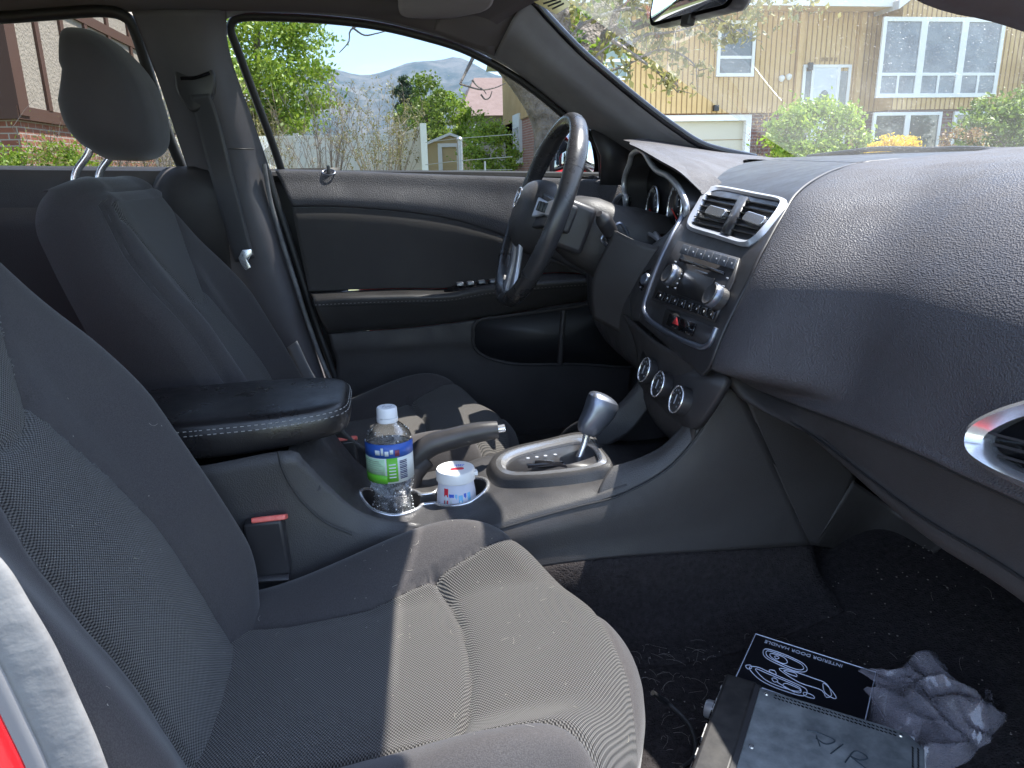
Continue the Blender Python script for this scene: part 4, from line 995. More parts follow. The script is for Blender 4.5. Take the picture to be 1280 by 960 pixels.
rs = [proj(a,b,SD(.04)) for a,b in [(-60,22),(0,22),(60,18),(128,14),(158,22),(170,42),(184,85),(198,130),(213,175),(228,210)]]
tube('rear_window_seal', rs, .011, MT['rubber'], car, 10, 90)
# rear door lining and rear window
surf('rear_door_trim', [[P(a,b,Y=.74) for a,b in [(-120,206),(0,208),(120,209),(240,210),(280,212)]], [P(a,b+5,Y=.71) for a,b in [(-120,206),(0,208),(120,209),(240,210),(280,212)]], [P(a,b,Y=.70) for a,b in [(-120,262),(0,262),(120,262),(240,262),(280,262)]], [P(a,b,Y=.68) for a,b in [(-120,280),(0,280),(120,280),(240,280),(280,280)]], [P(a,b,Y=.70) for a,b in [(-120,480),(0,480),(120,480),(240,480),(280,480)]]], 30, 24, MT['plastic'], car, .004)
rw = [proj(a,b,SD(.02)) for a,b in [(-200,25),(0,25),(128,18),(160,26),(174,48),(230,208),(235,215),(0,214),(-200,212)]]
poly('rear_window_glass', rw, MT['rearglass'], car, 0)
surf('rear_door_pad', [[P(a,b,Y=yy) for a,b,yy in [(196,222,.69),(208,211,.68),(235,209,.68),(265,211,.68)]], [P(a,b,Y=yy) for a,b,yy in [(190,245,.66),(210,232,.64),(240,228,.64),(275,232,.64)]], [P(a,b,Y=yy) for a,b,yy in [(188,300,.66),(212,290,.64),(245,288,.64),(285,290,.64)]], [P(a,b,Y=yy) for a,b,yy in [(200,350,.68),(220,350,.67),(250,350,.67),(290,350,.67)]]], 20, 16, MT['lowplastic'], car, .004)
# safety belt
bt = [P(a,b,Y=yy) for a,b,yy in [(250,118,.585),(262,160,.60),(276,215,.61),(288,260,.615),(300,305,.62),(306,325,.62)]]
bt = cr_(bt, 40); vv = []
for i, p in enumerate(bt):
    T = bt[min(i+1,39)]-bt[max(i-1,0)]; T /= np.linalg.norm(T); s = np.cross(T, (-.15,-1,.1)); s /= np.linalg.norm(s); ww = np.interp(i, [0,8,39], [.020,.0235,.022])
    for k in range(7): vv.append(p+s*ww*(k/3-1)+np.array([0,-.001*math.cos((k/3-1)*1.5),0]))
sb = empty('seat_belt', tuple(bt[20]), car)
beltm = mat('belt webbing', (.035,.034,.038), .55, bump=[('noise', 900, .4, .0006)])
MB().add(vv, gridfaces(7,40)).build('belt_webbing', beltm, sb, solid=.0015)
bh = [P(a,b,Y=.60) for a,b in [(219,95),(222,86),(240,84),(262,84),(270,96),(268,118),(256,134),(242,141),(232,132),(222,115)]]
poly('belt_guide', cr_(bh, 40, True), MT['smooth'], sb, .022, bevel=.006)
tube('guide_slot', [P(a,b,Y=.585) for a,b in [(226,98),(244,97),(262,91)]], .0035, MT['gloss'], sb, 8, 12)
poly('latch_plate', [P(a,b,Y=.60) for a,b in [(298,322),(303,312),(314,311),(316,318),(309,326),(314,334),(307,338),(301,330)]], MT['chrome'], sb, .003, bevel=.001)
poly('height_adjuster', [P(a,b,Y=.60) for a,b in [(208,37),(228,37),(233,42),(231,50),(211,50),(206,44)]], MT['plastic'], car, .012, bevel=.003)
lb = cr_([P(a,b,Y=yy) for a,b,yy in [(365,430,.60),(380,462,.60),(394,486,.58),(404,500,.55)]], 16); vv = []
for i, p in enumerate(lb):
    for k in range(5): vv.append(p+np.array([.006*(k-2),-.003*(k-2),.004*(k-2)]))
MB().add(vv, gridfaces(5,16)).build('lap_belt', mat('belt painted sunlit', (.16,.16,.17), .5), sb, solid=.0015)  # paler webbing colour paints in the sun on the lap belt
poly('anchor_plate', [P(a,b,Y=.60) for a,b in [(373,477),(390,470),(394,480),(378,487)]], MT['chrome'], sb, .003)

# ---- roof, A pillar, windscreen -----------------------------------
rail = frompx([(-700,120),(-300,60),(0,24),(130,16),(230,13),(290,13),(400,15),(470,23),(532,38),(586,56),(618,70)], SD(.03))
rail = np.array(rail); rows = [rail, rail+np.array([0,-.012,.030])]
up1 = rail.copy(); up1[:,1] -= .05; up1[:,2] += .055; up1[:,2] = np.maximum(up1[:,2], rail[:,2]+.055)
rows.append(up1)
def roofrow(y, z): 
    r_ = up1.copy(); r_[:,1] = y; 
    r_[:,2] = np.maximum(z, r_[:,2]*0+z); r_[-1,0] = .365+.05*(1-(y/.55)**2); r_[-1,2] = z-.02; r_[-2,0] = .25; r_[-2,2] = z-.008; return r_
rows += [roofrow(.40,1.365), roofrow(0,1.385), roofrow(-.40,1.365), roofrow(-.60,1.31)]
surf('roof_lining', rows, 80, 60, MT['headliner'], car, .006)
rp = [[(x, y, z+.035-.04*(y/.62)**2-.03*max(0,(x-.1)/.3)**2) for x, z in ((-2.0,1.30),(-1.2,1.40),(-.4,1.43),(.1,1.42),(.415-.06*(y/.6)**2,1.37))] for y in (-.64,-.4,0,.4,.62,.68)]
surf('roof_panel', rp, 40, 30, MT['paint'], car, .01)
# driver A pillar
Awin = [(618,69),(640,82),(668,103),(704,132),(738,158),(760,172),(790,200)]
Ash = [(661,0),(668,6),(676,16),(720,62),(760,97),(800,130),(840,160),(880,184),(942,199)]
def aY(x): return float(np.interp(x, [.2,.32,.8], [.62,.61,.66]))
a1 = cr_(frompx(Awin, SD(.02)), 30)
a3 = cr_([P(x,y,Y=.545+.02*i/7) for i,(x,y) in enumerate(Ash)], 30)
a2 = a1*.55+a3*.45+np.array([-.012,-.022,-.006]); a2b = a1*.25+a3*.75+np.array([-.010,-.014,0])
apil = surf('a_pillar_trim', [a1+np.array([0,.03,0]), a1, a2, a2b, a3, a3+np.array([.008,.02,.0])], 60, 30, MT['apillar'], car, .004)
tube('pillar_joint', [a1[0], a2[0], a2b[0], a3[0]], .0016, MT['rubber'], apil, 6, 20)
surf('roof_lining', [[proj(540,40,SD(.03)), proj(590,58,SD(.028)), a1[0]+np.array([.006,.003,0])], [P(560,0,Y=.57), P(605,20,Y=.565), (a1[0]*.5+a3[0]*.5)+np.array([-.004,-.012,0])], [P(590,-40,Y=.55), P(630,-30,Y=.55), a3[0]+np.array([.004,.0,.004])], [P(600,-90,Y=.50), P(650,-70,Y=.50), a3[0]+np.array([.02,-.02,.03])]], 20, 20, MT['headliner'], car, .004)
tube('windscreen_seal', a3+np.array([.004,.0,.002]), .009, MT['gloss'], car, 10, 60)
# passenger side pillar and header
pa = [(-.05,-.615,1.30),(.12,-.60,1.25),(.28,-.55,1.165),(.42,-.50,1.121),(.511,-.50,1.105),(.65,-.545,1.06),(.85,-.62,1.0)]
pa = [P(1110,-55,Y=-.70), P(1165,-6,Y=-.70), P(1220,7,Y=-.70), P(1280,25,Y=-.70), P(1400,68,Y=-.70), P(1560,138,Y=-.70)]
pa = [np.array([.10,-.68,1.28]), np.array([.20,-.69,1.17])]+pa
q = cr_(pa, 30); q2 = q+np.array([.03,-.03,.05]); q3 = q+np.array([.02,-.09,.06]); q4 = q+np.array([-.01,-.10,.03])
surf('a_pillar_trim', [q4, q+np.array([-.01,-.04,.0]), q, q2, q3], 50, 20, MT['trimgrey'], car, .004)
# windscreen glass
ws = []
for s in np.linspace(-1,1,9):
    y = s*.60; bow = 1-s*s
    ws.append([(.355+.06*bow, y*.93, 1.345), (.53+.08*bow, y*.96, 1.245), (.74+.10*bow, y, 1.125), (.97+.13*bow, y*1.05, 1.005)])
surf('windscreen', ws, 20, 40, MT['shield'], car, 0)
# frit edge band at the bottom and cowl, wipers, bonnet
surf('cowl_panel', [[(1.02+.10*(1-s*s), s*.70, .998) for s in np.linspace(-1,1,9)], [(1.18+.10*(1-s*s), s*.72, 1.0) for s in np.linspace(-1,1,9)]], 40, 6, MT['rubber'], car, .01)
bon = [[(1.16+.12*(1-s*s)+d, s*.74, z-.05*s**4-.02*(d/1)*abs(s)) for s in np.linspace(-1,1,11)] for d, z in ((0,1.000),(.25,1.004),(.55,.995),(.85,.96),(1.1,.88),(1.2,.78))]
surf('bonnet', bon, 60, 40, MT['paint'], car, .004)
for a in ([(1010,196),(1060,190),(1100,186),(1160,187),(1210,186),(1275,190)], [(1040,197),(1110,193),(1180,192),(1260,194),(1330,198)]):
    tube('wiper_arm', [P(x, y, X=1.16) for x, y in a], .006, MT['rubber'], car, 8, 40)
MB().add(*lathe([(0,0),(.012,0),(.011,.006),(.006,.010),(0,.011)], frame((.93,-.17,1.012),(1,0,0),(0,1,0)), 20)).build('light_sensor', MT['smooth'], dash)
ds = [(x,y) for x,y in ((0,0),)]
surf('defrost_grille', [[(.90,-.62,1.0135),(.95,-.3,1.0165),(.95,-.05,1.0165)],[(.955,-.62,1.0155),(1.0,-.3,1.018),(1.0,-.05,1.018)]], 20, 4, MT['rubber'], dash, .002)
# interior mirror
rm = empty('rear_view_mirror', (.43, .0, 1.22), car)
mc = np.array([.43,.0,1.228]); mf = frame(mc, (.10,-1,-.07), (.15,0,1)); nn_ = np.array([-.99,.0,.15])
ol = rrect(.125,.034,.022,6)
v1, f1 = extr(mf, ol, -.012, .012)
mw = mf[3]
if mw[0] > 0: mf = (mf[0], mf[1], mf[2], -mw)
secs = [(1.0,-.0),(1.02,-.010),(1.0,-.020),(.85,-.034),(.4,-.042)]
vv = []
for sc, h in secs: vv += [mf[0]+mf[1]*a*sc+mf[2]*b*sc+mf[3]*h for a, b in ol]
MB().add(vv, gridfaces(len(ol), 5, True)+[tuple(4*len(ol)+i for i in range(len(ol)))]).build('mirror_shell', MT['smooth'], rm)
poly('mirror_glass', [mf[0]+mf[1]*a*.93+mf[2]*b*.86+mf[3]*.001 for a, b in ol], MT['mirrorglass'], rm, .002)
MB().add(*boxpts((mf[0]-mf[2]*.036+mf[3]*-.004, mf[1], mf[2], mf[3]), .012, .008, .006)).build('dimming_tab', MT['smooth'], rm, bevel=.003)
tube('mirror_stem', [mc+np.array([.03,0,.0]), mc+np.array([.05,0,.05]), mc+np.array([.0,0,.12])], .012, MT['smooth'], rm, 12, 10)
# sun visor, folded up over the driver's door
vz = [[P(a,b,Z=1.30) for a,b in [(498,-20),(498,6),(505,16),(530,19)]], [P(a,b,Z=1.30) for a,b in [(560,-20),(560,4),(560,14),(560,19)]], [P(a,b,Z=1.30) for a,b in [(618,-20),(616,-2),(610,6),(600,11)]]]
surf('sun_visor', vz, 24, 24, mat('visor cloth', (.24,.22,.23), .9, bump=[('noise', 600, .2, .001)]), car, .014)
# sticker at the top of the windscreen
stp = [P(a,b,Y=.30) for a,b in [(667,2),(700,-6),(714,6),(695,18)]]
stk_ = poly('windscreen_sticker', stp, mat('yellow sticker', (.75,.68,.38), .7), car, .001)
ce = sum(stp)/4; uu = stp[1]-stp[0]; vv_ = stp[0]-stp[3]
for i in (.28,.5,.72):
    a = stp[3]*(1-i)+stp[0]*i; b = stp[2]*(1-i)+stp[1]*i; d = b-a
    tube('sticker_print', [a+d*.18+np.array([-.002,-.002,0]), a+d*.82+np.array([-.002,-.002,0])], .0014, MT['smooth'], stk_, 4)
# near side: painted door pillar with dusty weather strip
strip = cr_([P(a,b,Y=-.735) for a,b in [(-120,590),(-50,655),(0,706),(28,750),(60,805),(90,870),(118,935),(150,1030)]], 40)
s2 = strip.copy(); s2[:,1] -= .03; s2[:,0] -= .010
surf('door_opening_seal', [strip+np.array([.0,.004,-.012]), strip, strip+np.array([-.005,-.003,.003]), strip+np.array([-.013,-.006,.002]), strip+np.array([-.018,-.007,-.002])], 60, 16, MT['dirtystrip'], car, .004)
grp = mat('grey pinch flange', (.16,.155,.16), .5)
surf('pillar_flange', [strip+np.array([-.0175,-.0065,-.002]), strip+np.array([-.021,-.009,-.002]), strip+np.array([-.027,-.010,-.003])], 60, 10, grp, car, .003)
surf('body_side', [strip+np.array([-.0265,-.010,-.003]), strip+np.array([-.04,-.018,-.004]), strip+np.array([-.2,-.055,-.02]), strip+np.array([-.5,-.06,-.02])], 40, 14, MT['paint'], car, .003)
# rest of the shell: sill, rear roof side, rear seat, back
MB().add(*aabox(-.4,1.0,.655,.84,.20,.362)).build('door_sill', MT['lowplastic'], car)
surf('sill_trim', [[(-.3,-.70,.34),(.4,-.70,.34),(1.0,-.70,.36)],[(-.3,-.75,.39),(.4,-.75,.39),(1.0,-.75,.40)],[(-.3,-.82,.33),(.4,-.82,.33),(1.0,-.82,.34)]], 20, 10, MT['paint'], car, .003)
surf('rear_seat', [[(-1.35,y,1.0) for y in (-.62,0,.62)],[(-1.18,y,1.02) for y in (-.62,0,.62)],[(-1.12,y,.95) for y in (-.62,0,.62)],[(-1.0,y,.58) for y in (-.62,0,.62)],[(-.75,y,.56) for y in (-.62,0,.62)],[(-.62,y,.52) for y in (-.62,0,.62)],[(-.60,y,.36) for y in (-.62,0,.62)]], 20, 40, MT['plain'], car, .01)
surf('rear_side_panel', [[(-2.0,-.66,1.35),(-1.2,-.68,1.36)],[(-2.0,-.76,1.0),(-1.2,-.76,1.0)],[(-2.0,-.78,.4),(-1.2,-.78,.4)]], 10, 10, MT['paint'], car, .01)
surf('rear_door_near', [[(-1.2,-.77,1.0),(-.55,-.77,1.0)],[(-1.2,-.8,.8),(-.5,-.8,.8)],[(-1.2,-.78,.35),(-.4,-.78,.35)]], 10, 10, MT['paint'], car, .03)
surf('body_side_far', [[(-2.0,.66,1.35),(-1.3,.64,1.36)],[(-2.0,.76,1.0),(-1.3,.76,1.0)],[(-2.0,.78,.4),(-1.3,.78,.4)]], 10, 10, MT['paint'], car, .01)
surf('parcel_shelf', [[(-2.0,-.6,1.0),(-2.0,.6,1.0)],[(-1.3,-.6,.99),(-1.3,.6,.99)]], 8, 8, MT['lowplastic'], car, .01)
surf('front_bulkhead', [[(1.0,-.74,.33),(1.0,.74,.33)],[(1.02,-.74,.65),(1.02,.74,.65)],[(1.02,-.74,.995),(1.02,.74,.995)]], 8, 8, MT['carpet'], car, .01)
surf('scuttle', [[(.95,-.80,.985),(.95,0,1.0),(.95,.80,.985)],[(1.1,-.80,.985),(1.1,0,.992),(1.1,.80,.985)],[(1.3,-.80,.97),(1.3,0,.98),(1.3,.80,.97)]], 20, 8, MT['rubber'], car, .01)
for s in (-1,1):
    surf('sun_gap_filler', [[(.50,s*.745,.97),(.7,s*.75,.985),(1.2,s*.75,.98)],[(.50,s*.82,.95),(.7,s*.82,.965),(1.2,s*.82,.96)]], 10, 6, MT['rubber'], car, .006)  # added filler, keeps sun from leaking in past the dash
    surf('front_wing', [[(.86,s*.77,.98),(1.6,s*.78,.97),(2.3,s*.70,.86)],[(.86,s*.84,.8),(1.6,s*.88,.8),(2.3,s*.8,.7)],[(.86,s*.82,.35),(1.6,s*.88,.35),(2.3,s*.8,.35)]], 14, 12, MT['paint'], car, .003)
    surf('footwell_side', [[(.50,s*.72,.40),(.7,s*.71,.40),(1.0,s*.70,.45)],[(.56,s*.72,.7),(.75,s*.71,.7),(1.0,s*.70,.7)],[(.62,s*.73,.96),(.8,s*.72,.96),(1.0,s*.71,.96)]], 10, 10, MT['lowplastic'], car, .004)

# ================================================================== THINGS IN THE CAR
# water bottle in the rear cup
def bottle_mat(name, tint, rough, bs, bst):
    m = D.materials.new(name); m.use_nodes = True; t = m.node_tree; t.nodes.remove(t.nodes['Principled BSDF']); out = t.nodes['Material Output']
    tr = t.nodes.new('ShaderNodeBsdfTransparent'); tr.inputs[0].default_value = (*tint, 1)
    gl = t.nodes.new('ShaderNodeBsdfGlossy'); gl.inputs['Roughness'].default_value = rough
    lw_ = t.nodes.new('ShaderNodeLayerWeight'); lw_.inputs[0].default_value = .35
    mxs = t.nodes.new('ShaderNodeMixShader'); c = t.nodes.new('ShaderNodeTexCoord'); n = t.nodes.new('ShaderNodeTexNoise'); n.inputs['Scale'].default_value = bs; n.inputs['Detail'].default_value = 3
    bu = t.nodes.new('ShaderNodeBump'); bu.inputs['Strength'].default_value = bst; bu.inputs['Distance'].default_value = .002
    t.links.new(c.outputs['Object'], n.inputs[0]); t.links.new(n.outputs[0], bu.inputs['Height']); t.links.new(bu.outputs[0], gl.inputs['Normal']); t.links.new(bu.outputs[0], lw_.inputs['Normal'])
    sp_ = t.nodes.new('ShaderNodeTexNoise'); sp_.inputs['Scale'].default_value = 120; sp_.inputs['Detail'].default_value = 4; rr_ = t.nodes.new('ShaderNodeValToRGB'); rr_.color_ramp.elements[0].position = .50; rr_.color_ramp.elements[1].position = .66; rr_.color_ramp.elements[1].color = (.42,.42,.42,1); rr_.color_ramp.elements[0].color = (.05,.05,.05,1)  # pale speckle paints the look of sunlit bubbles into the lower bottle
    t.links.new(c.outputs['Object'], sp_.inputs[0]); t.links.new(sp_.outputs[0], rr_.inputs[0]); df_ = t.nodes.new('ShaderNodeBsdfDiffuse'); df_.inputs[0].default_value = (.72,.75,.78,1); mq = t.nodes.new('ShaderNodeMixShader')
    se = t.nodes.new('ShaderNodeSeparateXYZ'); t.links.new(c.outputs['Object'], se.inputs[0]); mz = t.nodes.new('ShaderNodeMapRange'); mz.inputs['From Min'].default_value = .575; mz.inputs['From Max'].default_value = .545; mz.inputs['To Min'].default_value = .12; mz.inputs['To Max'].default_value = .8; t.links.new(se.outputs[2], mz.inputs['Value'])
    mu_ = t.nodes.new('ShaderNodeMath'); mu_.operation = 'MULTIPLY'; t.links.new(rr_.outputs[0], mu_.inputs[0]); t.links.new(mz.outputs[0], mu_.inputs[1]); t.links.new(mu_.outputs[0], mq.inputs[0]); t.links.new(tr.outputs[0], mq.inputs[1]); t.links.new(df_.outputs[0], mq.inputs[2])
    t.links.new(lw_.outputs['Facing'], mxs.inputs[0]); t.links.new(mq.outputs[0], mxs.inputs[1]); t.links.new(gl.outputs[0], mxs.inputs[2]); t.links.new(mxs.outputs[0], out.inputs[0])
    return m
bc_ = P(489, 640, Y=-.005); bx_, by_ = float(CUPS[0][0])+.000, -.005; bz_ = .4645
wb = tag(empty('water_bottle', (bx_, by_, bz_)), 'clear plastic water bottle with blue and green label standing in the cup holder', 'bottle')
fr = (np.array([bx_, by_, bz_]), np.array([1.,0,0]), np.array([0,1.,0]), np.array([.0,0,1.]))
BH = 1.07
bprof = [(.0,0),(.026,0),(.0305,.003),(.032,.012),(.0325,.03),(.031,.045),(.0285,.058),(.029,.066),(.033,.080),(.0345,.088),(.0345,.150),(.0338,.156),(.030,.164),(.022,.172),(.0145,.178),(.0125,.180),(.0125,.190)]
vv, ff = [], []
pr = np.array(bprof); k = 60; hh = np.linspace(0, .190, k); SCZ = 1.07; rr = np.interp(hh, pr[1:,1], pr[1:,0]); nn = 48
for i in range(k):
    for j in range(nn):
        a = 2*math.pi*j/nn; h = hh[i]; r_ = rr[i]
        if h < .078 and h > .006: r_ *= 1+.018*math.sin(a*6+h*90)*math.sin(h*130)
        vv.append(fr[0]+np.array([r_*math.cos(a), r_*math.sin(a), h]))
ff = gridfaces(nn, k, True)+[tuple(range(nn))[::-1]]
MB().add(vv, ff).build('bottle_body', bottle_mat('clear PET with painted glints', (.93,.95,.96), .04, 160, .5), wb)
wv = []
for i in range(34):
    h = .003+i/33*.142; r_ = float(np.interp(h, pr[1:,1], pr[1:,0]))-.0015
    for j in range(32):
        a = 2*math.pi*j/32; wv.append(fr[0]+np.array([r_*math.cos(a), r_*math.sin(a), h]))
wm = D.materials.new('water'); wm.use_nodes = True; b = wm.node_tree.nodes['Principled BSDF']; b.inputs['Transmission Weight'].default_value = 1; b.inputs['IOR'].default_value = 1.33; b.inputs['Roughness'].default_value = .06; b.inputs['Base Color'].default_value = (.97,.98,1,1); tw = wm.node_tree; cw_ = tw.nodes.new('ShaderNodeTexCoord'); nw_ = tw.nodes.new('ShaderNodeTexNoise'); nw_.inputs['Scale'].default_value = 130; bw_ = tw.nodes.new('ShaderNodeBump'); bw_.inputs['Strength'].default_value = .8; bw_.inputs['Distance'].default_value = .003; tw.links.new(cw_.outputs['Object'], nw_.inputs[0]); tw.links.new(nw_.outputs[0], bw_.inputs['Height']); tw.links.new(bw_.outputs[0], b.inputs['Normal'])
MB().add(wv, gridfaces(32,34,True)+[tuple(range(32))[::-1], tuple(33*32+i for i in range(32))]).build('water', wm, wb)
# droplets of condensation inside, coloured bright as if sunlit
m = MB()
for i in range(260):
    a = rnd.random()*6.283; h = rnd.uniform(.006,.085) if i < 210 else rnd.uniform(.14,.17); r_ = float(np.interp(h, pr[1:,1], pr[1:,0]))-.0002; s = rnd.uniform(.0004,.0012)
    m.add(*lathe([(0,-s),(s*.8,-s*.5),(s,0),(s*.8,s*.5),(0,s)], (fr[0]+np.array([r_*math.cos(a), r_*math.sin(a), h]), fr[1], fr[2], fr[3]), 6, False))
m.build('droplet', mat('bright droplets', (.85,.87,.9), .1, spec=1), wb)['kind'] = 'stuff'
# label band, wraps three quarters
blue = mat('label blue', (.03,.10,.42), .45); green = mat('label green', (.12,.45,.03), .45); lwhite = mat('label white', (.62,.68,.70), .5); ltxt = mat('label small print', (.30,.40,.30), .6); dark = mat('label dark', (.05,.05,.12), .5)
lrp = .0352
def band(nm, a0, a1, h0, h1, m, r_=lrp, wavy=0, parent=wb):
    h0, h1 = [.093+(h-.086)*1.24 for h in (h0, h1)]
    k = 24; vv = []
    for i in range(k):
        a = R(a0+(a1-a0)*i/(k-1)); w1 = wavy*math.sin(i/(k-1)*math.pi)
        for h in (h0, h1+w1): vv.append(fr[0]+np.array([r_*math.cos(a), r_*math.sin(a), h]))
    return MB().add(vv, gridfaces(2,k)).build(nm, m, parent, solid=.0002)
lab = band('bottle_label', 170, 350, .086, .133, lwhite)
band('label_panel', 170, 350, .118, .1335, blue, lrp+.0003, .002, lab)
band('label_panel', 178, 262, .086, .096, green, lrp+.0003, .003, lab)
band('label_panel', 262, 288, .088, .118, green, lrp+.0003, 0, lab)
band('label_panel', 186, 258, .097, .117, mat('label pale green', (.40,.62,.42), .5), lrp+.0005, 0, lab)
for i in range(6):
    band('label_print', 190, 254-5*(i % 3), .1005+.0026*i, .1014+.0026*i, ltxt, lrp+.0008, 0, lab)
for i in range(5): band('label_print', 267, 283, .093+.004*i, .0945+.004*i, lwhite, lrp+.0006, 0, lab)
for i in range(11): band('barcode_bar', 293, 313, .0905+.0022*i, .0905+.0022*i+.0011*(1 if i % 3 else 1.4), dark, lrp+.0005, 0, lab)
for a0, a1, h0, h1 in ((235,247,.122,.128),(250,256,.122,.131),(259,268,.121,.127),(271,279,.123,.1285)): band('label_script', a0, a1, h0, h1, lwhite, lrp+.0007, 0, lab)
band('label_badge', 283, 294, .120, .1275, mat('badge maroon', (.18,.03,.06), .5), lrp+.0007, 0, lab)
capm = mat('frosted white cap', (.78,.79,.82), .35)
cpv = []; cprof = [(0,.2015),(.0135,.2012),(.0148,.199),(.0150,.188),(.0152,.1865)]
for r_, h in cprof:
    for j in range(72):
        a = 2*math.pi*j/72; q = r_*(1+(.025 if j % 2 else 0)*(r_ > .0145)); cpv.append(fr[0]+np.array([q*math.cos(a), q*math.sin(a), h]))
cpo = MB().add(cpv, gridfaces(72,5,True)).build('bottle_cap', capm, wb)
MB().add(*lathe([(.0155,.179),(.0158,.180),(.0158,.185),(.0150,.1858)], fr, 40)).build('cap_ring', capm, wb)
m = MB()
for i in range(7):
    a = -.4+i*.13; m.add(*tubepts([fr[0]+np.array([-.006+.002*i,-.004+.003*math.sin(i*2),.2018]), fr[0]+np.array([-.0045+.002*i,.001+.003*math.cos(i),.2018])], .0003, 4))
m.build('cap_print', mat('cap print', (.25,.27,.35), .6), cpo)
# gum tub in the front cup
gx, gy, gz0 = CUPS[1][0]-.006, -.012, .4955
gb = tag(empty('gum_container', (gx, gy, gz0)), 'small white round gum tub with red and blue lettering in the cup holder', 'gum tub')
fg = (np.array([gx, gy, gz0]), np.array([1.,0,0]), np.array([0,1.,0]), np.array([0,0,1.]))
MB().add(*lathe([(0,0),(.026,0),(.029,.004),(.0305,.016),(.0295,.030),(.0285,.036),(.0275,.044),(.0275,.050)], fg, 40)).build('tub_body', mat('tub white', (.70,.71,.80), .35), gb)
ld = MB().add(*lathe([(.0285,.050),(.0298,.051),(.0300,.064),(.0285,.0675),(.024,.068),(.0,.068)], fg, 44)).build('tub_lid', mat('lid white', (.78,.77,.76), .35), gb)
MB().add(*boxpts((fg[0]+np.array([.029,-.006,.060]), fg[1], fg[2], fg[3]), .004, .006, .003)).build('lid_tab', D.materials['lid white'], ld, bevel=.001)
redp = mat('label red', (.62,.02,.04), .45)
vv = [(fg[0]+np.array([.002+a, -.006+b, .0683])) for a, b in rrect(.0105,.0042,.004,4)]
poly('lid_badge', vv, redp, ld, .0004)
m = MB()
for i in range(9):
    a = fg[0]+np.array([-.013+.003*i,.0035+.0005*(i % 2),.0684]); m.add(*tubepts([a, a+np.array([.0012,.0030+.001*(i % 2),0])], .0006, 4))
for i in range(11):
    a = fg[0]+np.array([-.014+.0027*i,.0085-.0006*abs(i-5)*.4,.0684]); m.add(*tubepts([a, a+np.array([.0014,.0020,0])], .0005, 4))
m.build('lid_print', mat('print blue', (.05,.12,.55), .5), ld)
def gband(a0, a1, h0, h1, m, nm='tub_print'):
    vv = []
    for i in range(10):
        a = R(a0+(a1-a0)*i/9)
        for h in (h0, h1): r_ = float(np.interp(h, [.004,.016,.030,.036,.044],[.029,.0305,.0295,.0285,.0275]))+.0004; vv.append(fg[0]+np.array([r_*math.cos(a), r_*math.sin(a), h]))
    MB().add(vv, gridfaces(2,10)).build(nm, m, gb, solid=.0003)
pb_ = D.materials['print blue']; lb_ = mat('print light blue', (.20,.50,.75), .5)
for a0, a1, h0, h1, mm_ in ((226,240,.014,.044,redp),(230,236,.020,.034,lwhite),(243,258,.010,.036,pb_),(247,253,.020,.029,lwhite),(261,268,.012,.036,lb_),(272,284,.012,.034,lb_),(275,280,.018,.026,lwhite),(288,296,.012,.036,pb_),(300,311,.014,.036,lb_)): gband(a0,a1,h0,h1,mm_)

# items on the floor: box with door-handle drawings, old stereo, plastic bag
zb = .350
A = P(943,791,Z=zb+.05); B = P(1062,829,Z=zb+.046); Cc = P(932,846,Z=zb+.044)
u = B-A; W0 = np.linalg.norm(u); u /= W0; v = Cc-A; v -= u*(v@u); v /= np.linalg.norm(v); Hh = .115; n_ = np.cross(u, v)
if n_[2] < 0: n_ = -n_
Wb = .150
cen = A+u*Wb/2+v*Hh/2
box = tag(empty('cardboard_box', tuple(cen-n_*.03)), 'flat black printed box with white line drawings lying on the floor under the stereo', 'box')
blackcard = mat('black card', (.008,.008,.011), .35, spec=.4)
MB().add(*boxpts((cen-n_*.012, u, v, n_), Wb/2, Hh/2, .012)).build('box_body', blackcard, box, bevel=.0008)
def bt_(a, b): return A+u*(a if a > .97 or a < .02 else a*.80)*Wb+v*b*Hh+n_*.0008
wl = mat('printed white line', (.62,.66,.78), .6)
m = MB()
for pl in ([(.015,.99),(.015,.02),(.985,.02),(.985,.99)],): m.add(*tubepts([bt_(*q) for q in pl], .0007, 4))
m.build('box_border', wl, box)
text('box_title', 'INTERIOR DOOR HANDLE', (bt_(.53,.095), -u, v, n_), .0080, wl, box, .0002, scx=1.0)
def loop(nm, pl, r_=.0006, closed=True, res=50): return tube(nm, [bt_(*q) for q in pl], r_, wl, box, 4, res, closed)
m = MB()
def addl(pl, closed=True, res=40, r_=.0006): m.add(*tubepts([bt_(*q) for q in pl], r_, 4, res, closed))
addl([(.16,.25),(.22,.21),(.42,.22),(.58,.27),(.62,.36),(.54,.42),(.36,.41),(.20,.36)]); addl([(.19,.26),(.24,.235),(.42,.245),(.555,.285),(.585,.35),(.53,.39),(.37,.38),(.225,.34)]); addl([(.24,.27),(.36,.26),(.42,.32),(.38,.37),(.26,.33)])
addl([(.285,.30),(.305,.28),(.33,.30),(.31,.33)])
addl([(.37,.47),(.46,.44),(.70,.44),(.83,.46),(.90,.60),(.86,.66),(.80,.58),(.60,.58),(.44,.52)]); addl([(.42,.475),(.52,.455),(.55,.50),(.46,.50)]); addl([(.80,.47),(.84,.60),(.93,.64),(.94,.60),(.86,.50)])
addl([(.10,.60),(.18,.56),(.30,.58),(.60,.62),(.68,.66),(.66,.76),(.44,.78),(.26,.75),(.14,.67)]); addl([(.16,.60),(.30,.61),(.60,.65),(.60,.72),(.44,.74),(.28,.71)]); addl([(.30,.57),(.29,.54),(.34,.53),(.36,.58)]); addl([(.48,.66),(.62,.68),(.61,.74),(.47,.72)])
